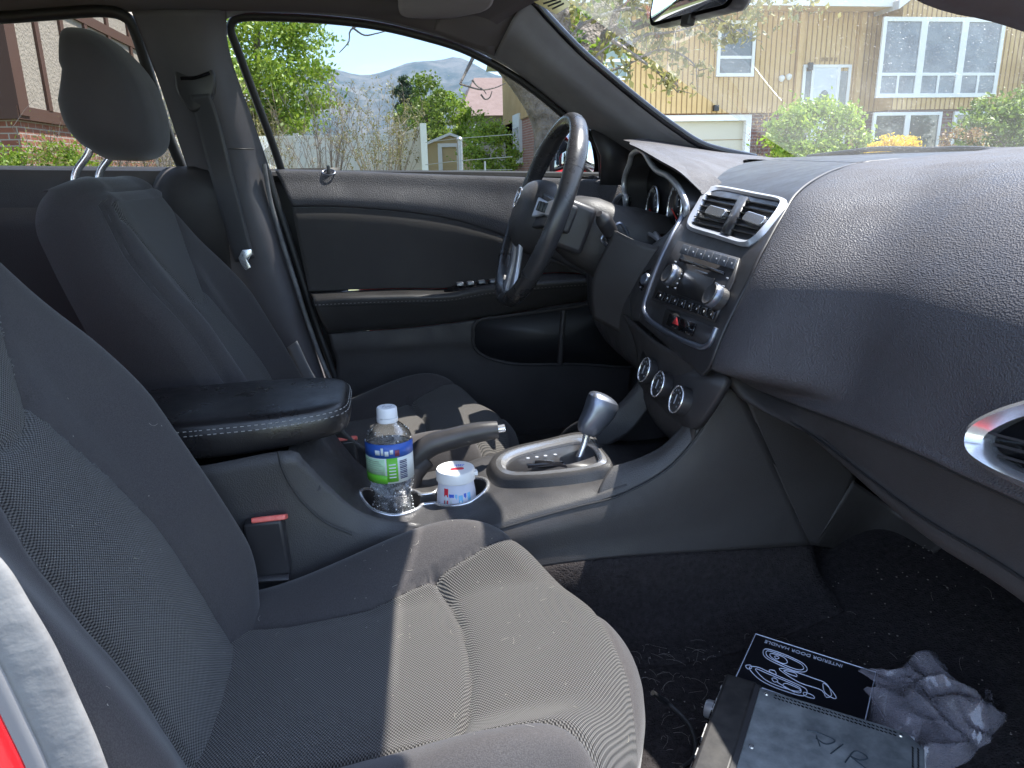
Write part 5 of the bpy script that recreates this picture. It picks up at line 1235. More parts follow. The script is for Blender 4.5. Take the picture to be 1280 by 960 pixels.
addl([(.34,.66),(.37,.64),(.40,.67),(.37,.70)]); addl([(.66,.70),(.74,.70),(.76,.74),(.68,.75)]); addl([(.06,.60),(.10,.57),(.12,.61),(.09,.64)]); addl([(.40,.69),(.58,.75)], False, 8)
m.build('handle_drawing', wl, box)
m = MB(); m.add(*boxpts((bt_(.55,.865), u, v, n_), .032, .0024, .0001)); m.build('caption_bar', wl, box)
text('box_caption', 'QUALITY PARTS', (bt_(.55,.865)+n_*.0003, -u, v, n_), .0045, blackcard, box, .0001) if False else None
# stereo
z0 = .418
S0 = P(946,858,Z=z0); S1 = P(1090,902,Z=z0-.004); S2 = P(1010,1050,Z=z0)
u = S1-S0; u /= np.linalg.norm(u); v = P(968,962,Z=z0)-S0; v -= u*(v@u); v /= np.linalg.norm(v); n_ = np.cross(u, v)
if n_[2] < 0: n_ = -n_
sw_, sh_, sd_ = .172, .19, .050
cen = S0+u*sw_/2+v*sh_/2-n_*sd_/2
ste = tag(empty('car_stereo', tuple(cen-n_*sd_/2)), 'removed old car stereo with scuffed metal lid lying face to the side on the floor', 'car stereo')
metal = mat('scuffed zinc', (.105,.115,.122), .55, metal=.15, var=(38,.16,(.22,.235,.24)), bump=[('noise', 90, .15, .001)])
o2 = [(0,0),(sw_*.90,0),(sw_,sh_*.10),(sw_,sh_),(0,sh_)]
vv, ff = extr((S0, u, v, n_), o2, -sd_, 0); 
lidm = MB().add(vv, ff).build('metal_case', metal, ste, bevel=.0012, angle=25)
m = MB(); sd = MB()
for i in range(30):
    for r_ in range(2):
        c = S0+u*(.022+.0042*i)+v*(.006+.005*r_)+n_*.0003; m.add(*boxpts(frame(c, u+v*.5, v), .0016, .0007, .0002))
for i in range(26):
    for r_ in range(2):
        c = S0+u*(sw_-.006-.005*r_)+v*(sh_*.12+.004*i)+n_*.0003; m.add(*boxpts(frame(c, v+u*.5, u), .0016, .0007, .0002))
m.build('lid_slot', MT['gloss'], lidm)
for a, b in ((.012,.008),(sw_*.87,.008),(.012,.10),(sw_-.012,.12)):
    MB().add(*lathe([(0,0),(.003,0),(.0026,.0012),(0,.0014)], (S0+u*a+v*b, u, v, n_), 14)).build('screw', MT['chrome'], lidm)
# pen scrawl
pen = mat('marker ink', (.02,.03,.04), .6)
def so2(a, b): return S0+u*a+v*b+n_*.0006
m = MB()
for pl in ([(.075,.066),(.070,.052)],[(.060,.048),(.072,.046),(.088,.050),(.080,.060),(.070,.056)],[(.086,.072),(.096,.052)],[(.100,.078),(.108,.056),(.120,.060),(.112,.068),(.104,.066),(.124,.080)]):
    m.add(*tubepts([so2(*q) for q in pl], .0007, 5, 20))
m.build('pen_scrawl', pen, lidm)
# fascia: dark front with knob, buttons and worn chrome edges, facing the seat
fo = S0-u*.018-n_*sd_/2+v*sh_/2
fasc = MB().add(*boxpts((fo, v, n_, u), sh_/2+.004, sd_/2+.004, .018)).build('fascia', mat('dusty fascia', (.012,.011,.012), .45, var=(50,.15,(.035,.032,.03))), ste, bevel=.004)
for i in range(8):
    MB().add(*boxpts((fo-u*.019+v*(-.07+.02*i)+n_*.015, v, n_, u), .008, .005, .002)).build('stereo_button', MT['gloss'], fasc, bevel=.001)
MB().add(*boxpts((fo-u*.0185-n_*.004, v, n_, u), .055, .012, .001)).build('stereo_display', MT['lcd'], fasc)
for s in (-1,1): MB().add(*lathe([(.011,0),(.0105,.014),(.009,.016),(0,.016)], (fo-u*.018+v*s*.075-n_*.010, v, n_, -u), 22)).build('stereo_knob', MT['silver'], fasc)
m = MB()
for i in range(34):
    s = rnd.uniform(.0012,.0035); m.add(*boxpts((fo-u*(.0185)+v*(-.09+.18*rnd.random())+n_*(rnd.choice([-.024,.024,.019])+rnd.uniform(-.002,.002)), v, n_, u), s*1.8, s*.8, .0005))
m.build('chipped_edge', mat('worn grey', (.32,.31,.30), .5), fasc)['kind'] = 'stuff'
# brackets along the top front edge
MB().add(*boxpts((S0-u*.004+v*sh_/2+n_*.001, v, u, n_), sh_/2, .008, .002)).build('mount_rail', MT['smooth'], ste, bevel=.0005)
# crumpled plastic bag
bagm = D.materials.new('thin grey plastic'); bagm.use_nodes = True; t = bagm.node_tree; b = t.nodes['Principled BSDF']
b.inputs['Base Color'].default_value = (.34,.32,.36,1); b.inputs['Roughness'].default_value = .16; b.inputs['Specular IOR Level'].default_value = 1.0; b.inputs['Coat Weight'].default_value = 1.0; b.inputs['Coat Roughness'].default_value = .1
tr = t.nodes.new('ShaderNodeBsdfTransparent'); mxs = t.nodes.new('ShaderNodeMixShader'); mxs.inputs[0].default_value = .55
t.links.new(tr.outputs[0], mxs.inputs[1]); t.links.new(b.outputs[0], mxs.inputs[2]); t.links.new(mxs.outputs[0], t.nodes['Material Output'].inputs[0])
from mathutils import noise as mn
bo = [(1060,835),(1088,828),(1120,836),(1140,824),(1158,822),(1180,840),(1215,862),(1245,878),(1268,900),(1270,925),(1240,948),(1200,962),(1150,960),(1138,935),(1110,928),(1095,905),(1072,872),(1052,845)]
bo3 = cr_([P(x,y,Z=.385) for x,y in bo], 72, True); bcn = bo3.mean(0)
vv = []; nr_ = 70; bo3 = cr_(bo3, 120, True)
def fold(p, f, o): return 1-2*abs(mn.noise(Vector((p[0]*f+o, p[1]*f*.8-o, o))))
for i in range(nr_):
    s_ = i/(nr_-1)
    for q in bo3:
        p = bcn+(q-bcn)*(1-s_); wq = p+np.array([.03*mn.noise(Vector((p[0]*18,p[1]*18,1))), .03*mn.noise(Vector((p[0]*18,p[1]*18,7))), 0])
        h = .030*math.sqrt(max(0,1-(1-s_)**3)); e = min(1, s_*6+.15)
        z = .010+h*1.1+e*(.018*mn.noise(Vector((wq[0]*14,wq[1]*14,2)))+.015*fold(wq,15,3.)+.012*fold(wq,30,9.)+.002*fold(wq,70,5.))
        vv.append((p[0]+.005*mn.noise(Vector(p*25)), p[1]+.005*mn.noise(Vector(p*25)+Vector((4,4,4))), max(.352+z, .350)))
bg1 = MB().add(vv, gridfaces(120,nr_,True)).build('plastic_bag', bagm, smooth=True, angle=22)
tag(bg1, 'crumpled translucent grey plastic bag on the passenger floor', 'plastic bag')
# cable loop under the seat edge
tag(tube('loose_cable', [(.275,-.36,.40),(.30,-.35,.372),(.315,-.38,.362),(.305,-.42,.360),(.28,-.44,.362)], .003, MT['rubber'], None, 8, 40), 'short black cable loop on the carpet beside the seat front', 'cable')

# ================================================================== OUTSIDE
grass = mat('dry grass', (.09,.12,.035), .9, var=(1.5,.25,(.17,.16,.08)), bump=[('noise', 12, .5, .05)])
asph = mat('asphalt', (.055,.055,.055), .9, var=(3,.3,(.075,.073,.07)))
conc = mat('concrete', (.38,.36,.33), .85, var=(2,.25,(.46,.44,.40)))
gm_ = MB(); N = 60; L = 4000
xs = np.sign(np.linspace(-1,1,N))*np.abs(np.linspace(-1,1,N))**3*L
tag(MB().add([(x, y, -.06 if abs(y) < 60 else -.06) for y in xs for x in xs], gridfaces(N,N)).build('ground', grass), kind='structure')
tag(MB().add(*aabox(-80,80,-5,2.2,-.10,-.02)).build('road', asph), kind='structure')
tag(MB().add(*aabox(-80,80,2.2,2.36,-.10,.10)).build('kerb', conc), kind='structure')
tag(MB().add(*aabox(-80,80,4.0,5.3,-.10,.03)).build('sidewalk', conc), kind='structure')
tag(MB().add(*aabox(5.9,9.2,5.3,18,-.10,.034)).build('driveway', conc), kind='structure')
siding = mat('ochre vertical siding', (.52,.335,.135), .75, var=(1.1,.22,(.66,.46,.22)), bump=[('noise', 9, .4, .02)])
groove = mat('siding groove', (.27,.17,.075), .8)
white = mat('white window trim', (.74,.75,.74), .5)
brickm = None
def brick(name, c1, c2, mortar, sc=1.0):
    m = D.materials.new(name); m.use_nodes = True; t = m.node_tree; b = t.nodes['Principled BSDF']; b.inputs['Roughness'].default_value = .85
    c = t.nodes.new('ShaderNodeTexCoord'); sp = t.nodes.new('ShaderNodeSeparateXYZ'); cb = t.nodes.new('ShaderNodeCombineXYZ'); ad = t.nodes.new('ShaderNodeMath'); ad.operation = 'ADD'
    t.links.new(c.outputs['Object'], sp.inputs[0]); t.links.new(sp.outputs[0], ad.inputs[0]); t.links.new(sp.outputs[1], ad.inputs[1]); t.links.new(ad.outputs[0], cb.inputs[0]); t.links.new(sp.outputs[2], cb.inputs[1])
    br = t.nodes.new('ShaderNodeTexBrick'); br.inputs['Scale'].default_value = sc; br.inputs['Brick Width'].default_value = .24; br.inputs['Row Height'].default_value = .085; br.inputs['Mortar Size'].default_value = .009
    br.inputs['Color1'].default_value = (*c1,1); br.inputs['Color2'].default_value = (*c2,1); br.inputs['Mortar'].default_value = (*mortar,1)
    t.links.new(cb.outputs[0], br.inputs[0]); t.links.new(br.outputs[0], b.inputs['Base Color']); return m
brickm = brick('red brick', (.28,.10,.065), (.36,.15,.10), (.42,.38,.34))
brickd = brick('dark brick', (.12,.05,.04), (.17,.075,.06), (.22,.2,.19))
shing = mat('light shingles', (.40,.39,.38), .9, var=(9,.3,(.52,.51,.50)))
pane = mat('window pane', (.035,.045,.05), .06, spec=.9, var=(1.6,.2,(.10,.12,.13))); refl_pane = mat('panes with painted reflections', (.10,.12,.15), .3, spec=.8, var=(2.2,.2,(.26,.29,.32)), bump=[('noise', 2, .25, .05)])  # the second one's mottled paler tone paints reflections on the picture window
YF = 18.0; XC = float(P(727,100,Y=YF)[0])
house = tag(empty('house', (12, YF+5, 0)), 'ochre wood sided split level house with brick base and white windows across the lawn', 'house')
zs_ = 2.24; zev = 4.62; XR = float(P(1330,60,Y=YF)[0])
def hx(x, y=80): return float(P(x,y,Y=YF)[0])
def hz(x, y): return float(P(x,y,Y=YF)[2])
# brick base (leaves the garage opening)
gx0, gx1 = hx(745,170), hx(934,170)
MB().add(*aabox(gx1+.12, XR, YF+.12, YF+.4, 0, zs_)).build('brick_base', brickd, house)
MB().add(*aabox(XC, XC+.25, YF+.12, YF+12.2, .0, zs_+.4)).build('brick_side_wall', brickm, house)
MB().add(*aabox(XC-.03, XC+.2, YF+.1, YF+12.25, -.06, .62)).build('concrete_footing', conc, house)
MB().add(*aabox(XC, XR, YF+10, YF+12.2, 0, zev)).build('rear_wall', brickm, house)
MB().add(*aabox(XC, gx1+.12, YF+.12, YF+.4, 2.13, zs_)).build('brick_lintel', brickm, house)
# siding walls with battens
up_ = MB().add(*aabox(XC-.06, XR, YF, YF+.3, zs_, zev)).build('siding_wall', siding, house)
m = MB(); x = XC
while x < XR: m.add(*aabox(x, x+.022, YF-.012, YF+.003, zs_-.02, zev)); x += .135+.0*rnd.random()
m.build('siding_groove', groove, up_)
su_ = MB().add(*aabox(XC-.06, XC+.2, YF+.3, YF+12.3, zs_+.40, 5.2)).build('siding_side_wall', siding, house)
m = MB(); y = YF+.4
while y < YF+12.2: m.add(*aabox(XC-.068, XC-.055, y, y+.03, zs_+.40, 5.2)); y += .26
m.build('siding_groove', groove, su_)
# side windows
def win_side(y0, y1, z0, z1):
    f_ = MB().add(*aabox(XC-.12, XC+.05, y0, y1, z0, z1)).build('side_window', white, house)
    MB().add(*aabox(XC-.13, XC+.02, y0+.12, y1-.12, z0+.12, z1-.45)).build('pane', pane, f_)
ysd = lambda px: float(P(px, 180, X=XC)[1])
yA, yB = ysd(653), ysd(645)
win_side(yA, yB, 1.15, 2.85); win_side(ysd(652), ysd(642), 3.9, 4.9)
# eave, roof, soffit
MB().add(*aabox(XC-.5, hx(1104,20), YF-.65, YF-.02, zev-.02, zev+.06)).build('soffit', siding, house)
MB().add(*aabox(XC-.5, hx(1104,20), YF-.72, YF-.652, zev-.02, zev+.17)).build('fascia_board', white, house)
surf('roof', [[(XC-.6, YF-.75, zev+.16),(hx(1104,20), YF-.75, zev+.16)],[(XC-.6, YF+6, zev+2.6),(hx(1104,20)+2, YF+6, zev+2.6)]], 12, 12, shing, house, .05, off=1)
surf('roof', [[(XC-.6, YF+13, zev+.16),(XR, YF+13, zev+.16)],[(XC-.6, YF+6, zev+2.6),(XR, YF+6, zev+2.6)]], 12, 12, shing, house, .05, off=1)
# gable wing on the right, standing slightly forward
gxa, gxb = hx(1104,60), hx(1290,60); YG = YF-.6
ga_ = MB().add(*aabox(gxa, gxb, YG, YF, zs_, zev)).build('siding_wall', siding, house)
m = MB(); x = gxa
while x < gxb: m.add(*aabox(x, x+.022, YG-.012, YG+.003, zs_, zev+.9)); x += .135
m.build('siding_groove', groove, ga_)
MB().add(*aabox(gxa+.0, gxb, YG+.05, YF+.1, 0, zs_)).build('brick_base', brickd, house)
gm2 = (gxa+gxb)/2+.6
MB().add([(gxa,YG,zev),(gxb,YG,zev),(gm2,YG,zev+2.0),(gxa,YG+.3,zev),(gxb,YG+.3,zev),(gm2,YG+.3,zev+2.0)], [(0,1,2),(5,4,3),(0,3,4,1),(1,4,5,2),(2,5,3,0)]).build('gable_wall', siding, house, smooth=False)
for a, b in (((gxa-.35,zev-.12),(gm2,zev+2.1)), ((gm2,zev+2.1),(gxb+.4,zev-.15))):
    MB().add([(a[0],YG-.35,a[1]),(b[0],YG-.35,b[1]),(b[0],YG-.35,b[1]+.2),(a[0],YG-.35,a[1]+.2),(a[0],YF+7,a[1]),(b[0],YF+7,b[1]),(b[0],YF+7,b[1]+.2),(a[0],YF+7,a[1]+.2)], [(0,1,2,3),(7,6,5,4),(0,4,5,1),(1,5,6,2),(2,6,7,3),(3,7,4,0)]).build('gable_roof', [shing], house, smooth=False)
    MB().add([(a[0],YG-.38,a[1]),(b[0],YG-.38,b[1]),(b[0],YG-.38,b[1]+.16),(a[0],YG-.38,a[1]+.16),(a[0],YG-.352,a[1]),(b[0],YG-.352,b[1]),(b[0],YG-.352,b[1]+.16),(a[0],YG-.352,a[1]+.16)], [(0,1,2,3),(7,6,5,4),(0,4,5,1),(1,5,6,2),(2,6,7,3),(3,7,4,0)]).build('rake_board', white, house, smooth=False)
def window(x0, x1, z0, z1, Y, cols=1, split=None, nm='window', pm=pane, fw_=.08, sub=1):
    f_ = MB(); 
    f_.add(*aabox(x0,x1,Y-.06,Y+.0,z1-fw_,z1)); f_.add(*aabox(x0,x1,Y-.07,Y+.0,z0,z0+fw_)); f_.add(*aabox(x0,x0+fw_,Y-.06,Y,z0+fw_,z1-fw_)); f_.add(*aabox(x1-fw_,x1,Y-.06,Y,z0+fw_,z1-fw_))
    cw = (x1-x0)/cols
    for i in range(1, cols): f_.add(*aabox(x0+cw*i-fw_*.9, x0+cw*i+fw_*.9, Y-.06, Y, z0+fw_, z1-fw_))
    if split: 
        f_.add(*aabox(x0+fw_, x1-fw_, Y-.055, Y-.002, split-.035, split+.035))
        if sub > 1:
            for i in range(cols): xm = x0+cw*(i+.5); f_.add(*aabox(xm-.03, xm+.03, Y-.052, Y-.002, z0+fw_, split-.03))
    o_ = f_.build(nm, white, house, smooth=False)
    MB().add(*aabox(x0+.02,x1-.02,Y-.03,Y-.005,z0+.02,z1-.02)).build('pane', pm, o_, smooth=False)
    return o_
window(hx(896,60), hx(943,60), hz(920,96), hz(920,26), YF, 1, hz(920,72))
window(hx(725,60), hx(787,60), hz(760,100), hz(760,2), YF, 1, hz(760,76), pm=mat('green blinds', (.20,.26,.24), .4, spec=.7))
def gx_(x, y): return float(P(x,y,Y=YG)[0])
def gz_(x, y): return float(P(x,y,Y=YG)[2])
window(gx_(1098,75), gx_(1249,75), gz_(1170,122), gz_(1170,22), YG, 3, gz_(1170,93), 'picture_window', refl_pane, .10, 2)
window(gx_(1090,165), gx_(1175,165), gz_(1140,200), gz_(1140,140), YG+.05, 2, None, 'basement_window', pane)
window(gx_(1190,165), gx_(1235,165), gz_(1140,200), gz_(1140,140), YG+.05, 1, None, 'basement_window', pane)
# entry door with side lights in a recess
dx0, dx1, dz0, dz1 = hx(1002,100), hx(1062,100), 1.15, hz(1030,81)
fr_ = MB(); fr_.add(*aabox(dx0,dx1,YF-.05,YF,dz1-.07,dz1)); fr_.add(*aabox(dx0,dx0+.08,YF-.05,YF,dz0,dz1-.07)); fr_.add(*aabox(dx1-.08,dx1,YF-.05,YF,dz0,dz1-.07)); fr_.add(*aabox(dx0+.24,dx0+.32,YF-.05,YF,dz0,dz1-.07)); fr_.add(*aabox(dx1-.38,dx1-.30,YF-.05,YF,dz0,dz1-.07))
fd = fr_.build('front_door', white, house, smooth=False)
MB().add(*aabox(dx0+.32,dx1-.38,YF-.035,YF-.002,dz0,dz1-.07)).build('door_leaf', mat('door white', (.62,.66,.70), .5), fd)
xm, zm = (dx0+.32+dx1-.38)/2, dz1-.95
MB().add(*lathe([(.0,0),(.15,0),(.15,.02),(0,.02)], (np.array([xm,YF-.04,zm]), np.array([1.,0,0])*1.0, np.array([0,0,2.3]), np.array([0,-1.,0])), 24)).build('oval_glass', pane, fd)
for a, b in ((dx0+.09,dx0+.23),(dx1-.29,dx1-.09)): MB().add(*aabox(a,b,YF-.03,YF-.003,dz0+.1,dz1-.15)).build('side_light', pane, fd)
for xx in (hx(1003,40), hx(1079,40)): MB().add(*aabox(xx-.12,xx+.0,YF-.10,YF-.015,0,zev-.03)).build('porch_post', siding, house)
# garage door
gd = MB().add(*aabox(gx0, gx1, YF+.2, YF+.26, 0, 2.12)).build('garage_door', mat('garage door cream', (.50,.46,.36), .6), house)
m = MB()
for z in (.53,1.06,1.59): m.add(*aabox(gx0, gx1, YF+.192, YF+.203, z, z+.015))
m.build('panel_joint', groove, gd)
gt = MB(); gt.add(*aabox(gx0-.15,gx1+.12,YF+.05,YF+.2,2.06,2.2)); gt.add(*aabox(gx1-.02,gx1+.12,YF+.05,YF+.2,0,2.06)); gt.add(*aabox(gx0-.15,gx0,YF+.05,YF+.2,0,2.06)); gt.build('garage_trim', white, house, smooth=False)
# wall lamps and house number
for a, b in ((977,99),(986,97)):
    c = P(a,b,Y=YF-.1); MB().add(*lathe([(.03,-.06),(.07,0),(.075,.06),(.03,.09),(0,.1)], (c, np.array([1.,0,0]), np.array([0,1.,0]), np.array([0,0,1.])), 14)).build('flood_lamp', white, house)
c = P(895,135,Y=YF-.08); MB().add(*aabox(c[0]-.06,c[0]+.06,c[1]-.05,c[1]+.06,c[2]-.07,c[2]+.07)).build('wall_box', MT['smooth'], house)
c = P(1013,83,Y=YF-.1); MB().add(*aabox(c[0]-.05,c[0]+.05,c[1]-.05,c[1]+.05,c[2]-.09,c[2]+.09)).build('porch_lamp', MT['smooth'], house)
m = MB(); xx = hx(1026,78)
for i in range(4): m.add(*aabox(xx+.12*i,xx+.12*i+.07,YF-.02,YF-.013,dz1+.08,dz1+.17))
m.build('house_number', groove, house)

# left: half-timbered house
TX = float(P(24,150,Y=11)[0]); stucco = mat('stucco', (.42,.37,.31), .95, var=(14,.3,(.30,.26,.22)), bump=[('noise', 25, .8, .03)]); timb = mat('brown timber', (.10,.05,.035), .7)
th_ = tag(empty('house', (TX-3, 14, 0)), 'half timbered stucco house with brick base seen behind the driver headrest', 'house')
MB().add(*aabox(TX-6, TX, 11, 21, 1.85, 4.9)).build('stucco_wall', stucco, th_)
MB().add(*aabox(TX-5.95, TX-.05, 11.05, 20.9, 0, 1.85)).build('brick_base', brickm, th_)
m = MB(); m.add(*aabox(TX-.22, TX+.05, 10.95, 11.28, 1.85, 4.9)); m.add(*aabox(TX-6.1,TX+.03,10.93,21,1.80,1.98)); m.add(*aabox(TX,TX+.045,11,21,3.55,3.72)); 
for y in (12.0,13.0,14.1,15.3,16.6,18): m.add(*aabox(TX,TX+.04,y,y+.14,1.98,4.9))
for x in (TX-1.6,TX-3): m.add(*aabox(x,x+.14,10.95,11,1.98,4.9))
m.build('timber_frame', timb, th_, smooth=False)
MB().add([(TX,11,4.9),(TX,21,4.9),(TX,16,8.2),(TX-6,11,4.9),(TX-6,21,4.9),(TX-6,16,8.2)], [(0,1,2),(5,4,3)]).build('gable_wall', stucco, th_, smooth=False)
for a, b in (((10.3,4.5),(16,8.4)),((16,8.4),(21.7,4.5))):
    MB().add([(TX-6.5,a[0],a[1]),(TX+.6,a[0],a[1]),(TX+.6,b[0],b[1]),(TX-6.5,b[0],b[1]),(TX-6.5,a[0],a[1]+.2),(TX+.6,a[0],a[1]+.2),(TX+.6,b[0],b[1]+.2),(TX-6.5,b[0],b[1]+.2)], [(3,2,1,0),(4,5,6,7),(0,1,5,4),(1,2,6,5),(2,3,7,6),(3,0,4,7)]).build('roof', [mat('brown shingles', (.14,.11,.09), .9)], th_, smooth=False)
MB().add(*aabox(TX-3,TX-2.9+1,10.9,11.05,.7,1.7)).build('window', pane, th_)

# far house with pinkish roof
ph = tag(empty('house', (6, 45, 0)), 'distant grey house with pinkish shingle hip roof beyond the shed', 'house')
fx = lambda x, y: P(x, y, Y=45)
x0, x1 = float(fx(588,150)[0]), float(fx(700,150)[0]); ze = float(fx(610,143)[2]); zr = float(fx(610,101)[2])
MB().add(*aabox(x0,x1,45,53,0,ze)).build('wall', mat('grey wall', (.20,.18,.16), .8), ph)
rf = mat('pink shingles', (.20,.135,.12), .9, var=(3,.3,(.28,.20,.185)))
xl = float(fx(572,146)[0]); xrdg = float(fx(603,101)[0])
MB().add([(xl,44.3,ze-.1),(x1+.6,44.3,ze-.1),(x1-2,49,zr+.6),(xrdg,49,zr+.6),(xl,53.6,ze-.1),(x1+.6,53.6,ze-.1)], [(0,1,2,3),(0,3,4),(4,3,2,5),(1,5,2),(0,4,5,1)]).build('roof', rf, ph, smooth=False)
MB().add(*aabox(*[float(q) for q in (fx(591,160)[0], fx(595,160)[0])],44.9,45.0,float(fx(593,160)[2]),float(fx(593,155)[2]))).build('window', white, ph)

# white vinyl fence
vin = mat('pale vinyl', (.72,.74,.70), .5)
fn_ = tag(empty('fence', (-2, 17.5, 0)), 'tall pale vinyl privacy fence behind the bare shrubs', 'fence')
def fence_run(x0, y0, x1, y1, h, h2=None):
    n = max(1, int(math.hypot(x1-x0, y1-y0)/2.0)); d = np.array([x1-x0, y1-y0, 0])/n; un = d/np.linalg.norm(d)
    h2 = h if h2 is None else h2
    for i in range(n):
        a = np.array([x0,y0,0])+d*i; b = a+d; ha = h+(h2-h)*i/n; hb = h+(h2-h)*(i+1)/n; s = np.array([-un[1],un[0],0])*.02
        MB().add([a-s,b-s,b-s+[0,0,hb-.06],a-s+[0,0,ha-.06],a+s,b+s,b+s+[0,0,hb-.06],a+s+[0,0,ha-.06]], [(0,1,2,3),(7,6,5,4),(3,2,6,7),(0,3,7,4),(1,5,6,2)]).build('fence_panel', vin, fn_, smooth=False)
        m = MB(); k = int(np.linalg.norm(d)/.16)
        for j in range(1, k): q = a+un*j*.16; m.add(*boxpts((q+np.array([0,0,h/2-.05]), un, np.array([-un[1],un[0],0]), np.array([0,0,1.])), .004, .024, h/2-.12))
        m.build('board_joint', mat('joint grey', (.55,.57,.54), .6) if 'joint grey' not in D.materials else D.materials['joint grey'], fn_.children[-1], smooth=False)
        MB().add(*boxpts(((a+b)/2+np.array([0,0,(ha+hb)/2-.03]), un, np.array([-un[1],un[0],0]), np.array([0,0,1.])), np.linalg.norm(d)/2, .035, .03)).build('top_rail', vin, fn_, smooth=False)
    for i in range(n+1):
        a = np.array([x0,y0,0])+d*i; hh_ = h+(h2-h)*i/n
        MB().add(*aabox(a[0]-.06,a[0]+.06,a[1]-.06,a[1]+.06,0,hh_+.05)).build('fence_post', vin, fn_, smooth=False)
fe = P(529,163,Y=14); fc = P(500,171,Y=17.6)
fence_run(-9.0, 17.6, float(fc[0]), 17.6, 1.82); fence_run(float(fc[0]), 17.6, float(fe[0]), 14, 1.82, 1.80)
# tool shed
shd = tag(empty('garden_shed', (2.3, 27, 0)), 'small tan wooden shed with white corner trim and peaked roof', 'shed')
tan = mat('tan board', (.50,.38,.20), .7)
q = lambda x, y: P(x,y,Y=26)
xa, xb = float(q(532,190)[0]), float(q(593,190)[0]); zev2 = float(q(560,180)[2]); zpk = float(q(560,170)[2]); xm = (xa+xb)/2
MB().add([(xa,26,0),(xb,26,0),(xb,26,zev2-.0),(xm,26,zpk),(xa,26,zev2-.0),(xa,28,0),(xb,28,0),(xb,28,zev2),(xm,28,zpk),(xa,28,zev2)], [(0,1,2,3,4),(9,8,7,6,5),(0,4,9,5),(1,6,7,2)]).build('shed_wall', tan, shd, smooth=False)
for a, b in (((xa-.12,zev2-.08),(xm,zpk+.02)), ((xm,zpk+.02),(xb+.12,zev2-.08))):
    MB().add([(a[0],25.85,a[1]),(b[0],25.85,b[1]),(b[0],25.85,b[1]+.09),(a[0],25.85,a[1]+.09),(a[0],28.2,a[1]),(b[0],28.2,b[1]),(b[0],28.2,b[1]+.09),(a[0],28.2,a[1]+.09)], [(0,1,2,3),(7,6,5,4),(0,4,5,1),(2,6,7,3),(3,7,4,0),(1,5,6,2)]).build('shed_roof', white, shd, smooth=False)
m = MB()
for a, b in ((xa,xa+.06),(xb-.06,xb),(xa+.42,xa+.56),(xb-.62,xb-.52)): m.add(*aabox(a,b,25.95,25.998,0,zev2-.02))
m.add(*aabox(xa+.42,xb-.52,25.94,25.996,zev2-.10,zev2+.02)); m.build('white_trim', white, shd, smooth=False)
# chain link fence post and rails
galv = mat('galvanised steel', (.40,.42,.44), .4, metal=.6)
cl_ = tag(empty('chain_link_fence', (1.2, 12, 0)), 'galvanised steel fence post with thin wire rails in front of the shed', 'fence')
pp = P(575,190,Y=12); tube('fence_post', [(pp[0],12,0),(pp[0],12,float(P(574,176,Y=12)[2]))], .045, galv, cl_, 12)
MB().add(*lathe([(.05,0),(.055,.03),(.03,.06),(0,.07)], (np.array([pp[0],12,float(P(574,176,Y=12)[2])]), np.array([1.,0,0]), np.array([0,1.,0]), np.array([0,0,1.])), 12)).build('post_cap', galv, cl_)
for y1, y2, r_ in ((206,196,.007),(178,168,.006),(214,212,.005)):
    tube('wire_rail', [P(532,y1,Y=12.6), P(575,(y1+y2)/2,Y=12), P(640,y2,Y=11.2)], r_, galv, cl_, 6, 20)
for px in (606,): c = P(px,200,Y=11.6); tube('fence_post', [(c[0],11.6,0),(c[0],11.6,1.12)], .016, galv, cl_, 8)
# utility meter box etc. left out; mountains
mt_ = D.materials.new('far mountain'); mt_.use_nodes = True; t = mt_.node_tree; b = t.nodes['Principled BSDF']; b.inputs['Roughness'].default_value = 1; b.inputs['Specular IOR Level'].default_value = 0
c = t.nodes.new('ShaderNodeTexCoord'); n = t.nodes.new('ShaderNodeTexNoise'); n.inputs['Scale'].default_value = .009; n.inputs['Detail'].default_value = 9; n.inputs['Roughness'].default_value = .7
r_ = t.nodes.new('ShaderNodeValToRGB'); r_.color_ramp.elements[0].position = .42; r_.color_ramp.elements[1].position = .60; r_.color_ramp.elements[0].color = (.030,.045,.035,1); r_.color_ramp.elements[1].color = (.15,.14,.12,1)
t.links.new(c.outputs['Object'], n.inputs[0]); t.links.new(n.outputs[0], r_.inputs[0]); t.links.new(r_.outputs[0], b.inputs['Base Color'])
ridge = [(-900,150),(-400,120),(-100,110),(100,104),(250,96),(340,90),(370,86),(400,83),(425,88),(445,93),(465,93),(490,86),(505,80),(520,77),(540,76),(555,74),(570,71),(585,76),(600,84),(618,93),(650,99),(700,104),(800,100),(1000,110),(1500,140),(2200,150)]
rp_ = np.array([P(x,y,Y=3000) for x,y in ridge]); rp_ = cr_(rp_, 300)
vv = []; NV = 50
for i in range(NV):
    s = i/(NV-1)
    for j, p in enumerate(rp_):
        z = max(p[2], 20); yy = 3000-1700*(s**1.1); hgt = z*(1-s)**1.25
        nz_ = mn.fractal(Vector((p[0]*.0032, yy*.0032, 0)), 1.0, 2.1, 6); rdg = abs(mn.noise(Vector((p[0]*.006+yy*.0012, yy*.0016, 3))))
        hgt += (nz_*70-rdg*130+26)*math.sin(math.pi*min(1, s*1.0+.0))**.6*(1-s*.4) if 0 < s < 1 else 0
        vv.append((p[0]*(1-.55*s**1.1*0), yy, max(hgt, -1)))
tag(MB().add(vv, [f[::-1] for f in gridfaces(300,NV)]).build('mountains', mt_, angle=180), kind='structure')

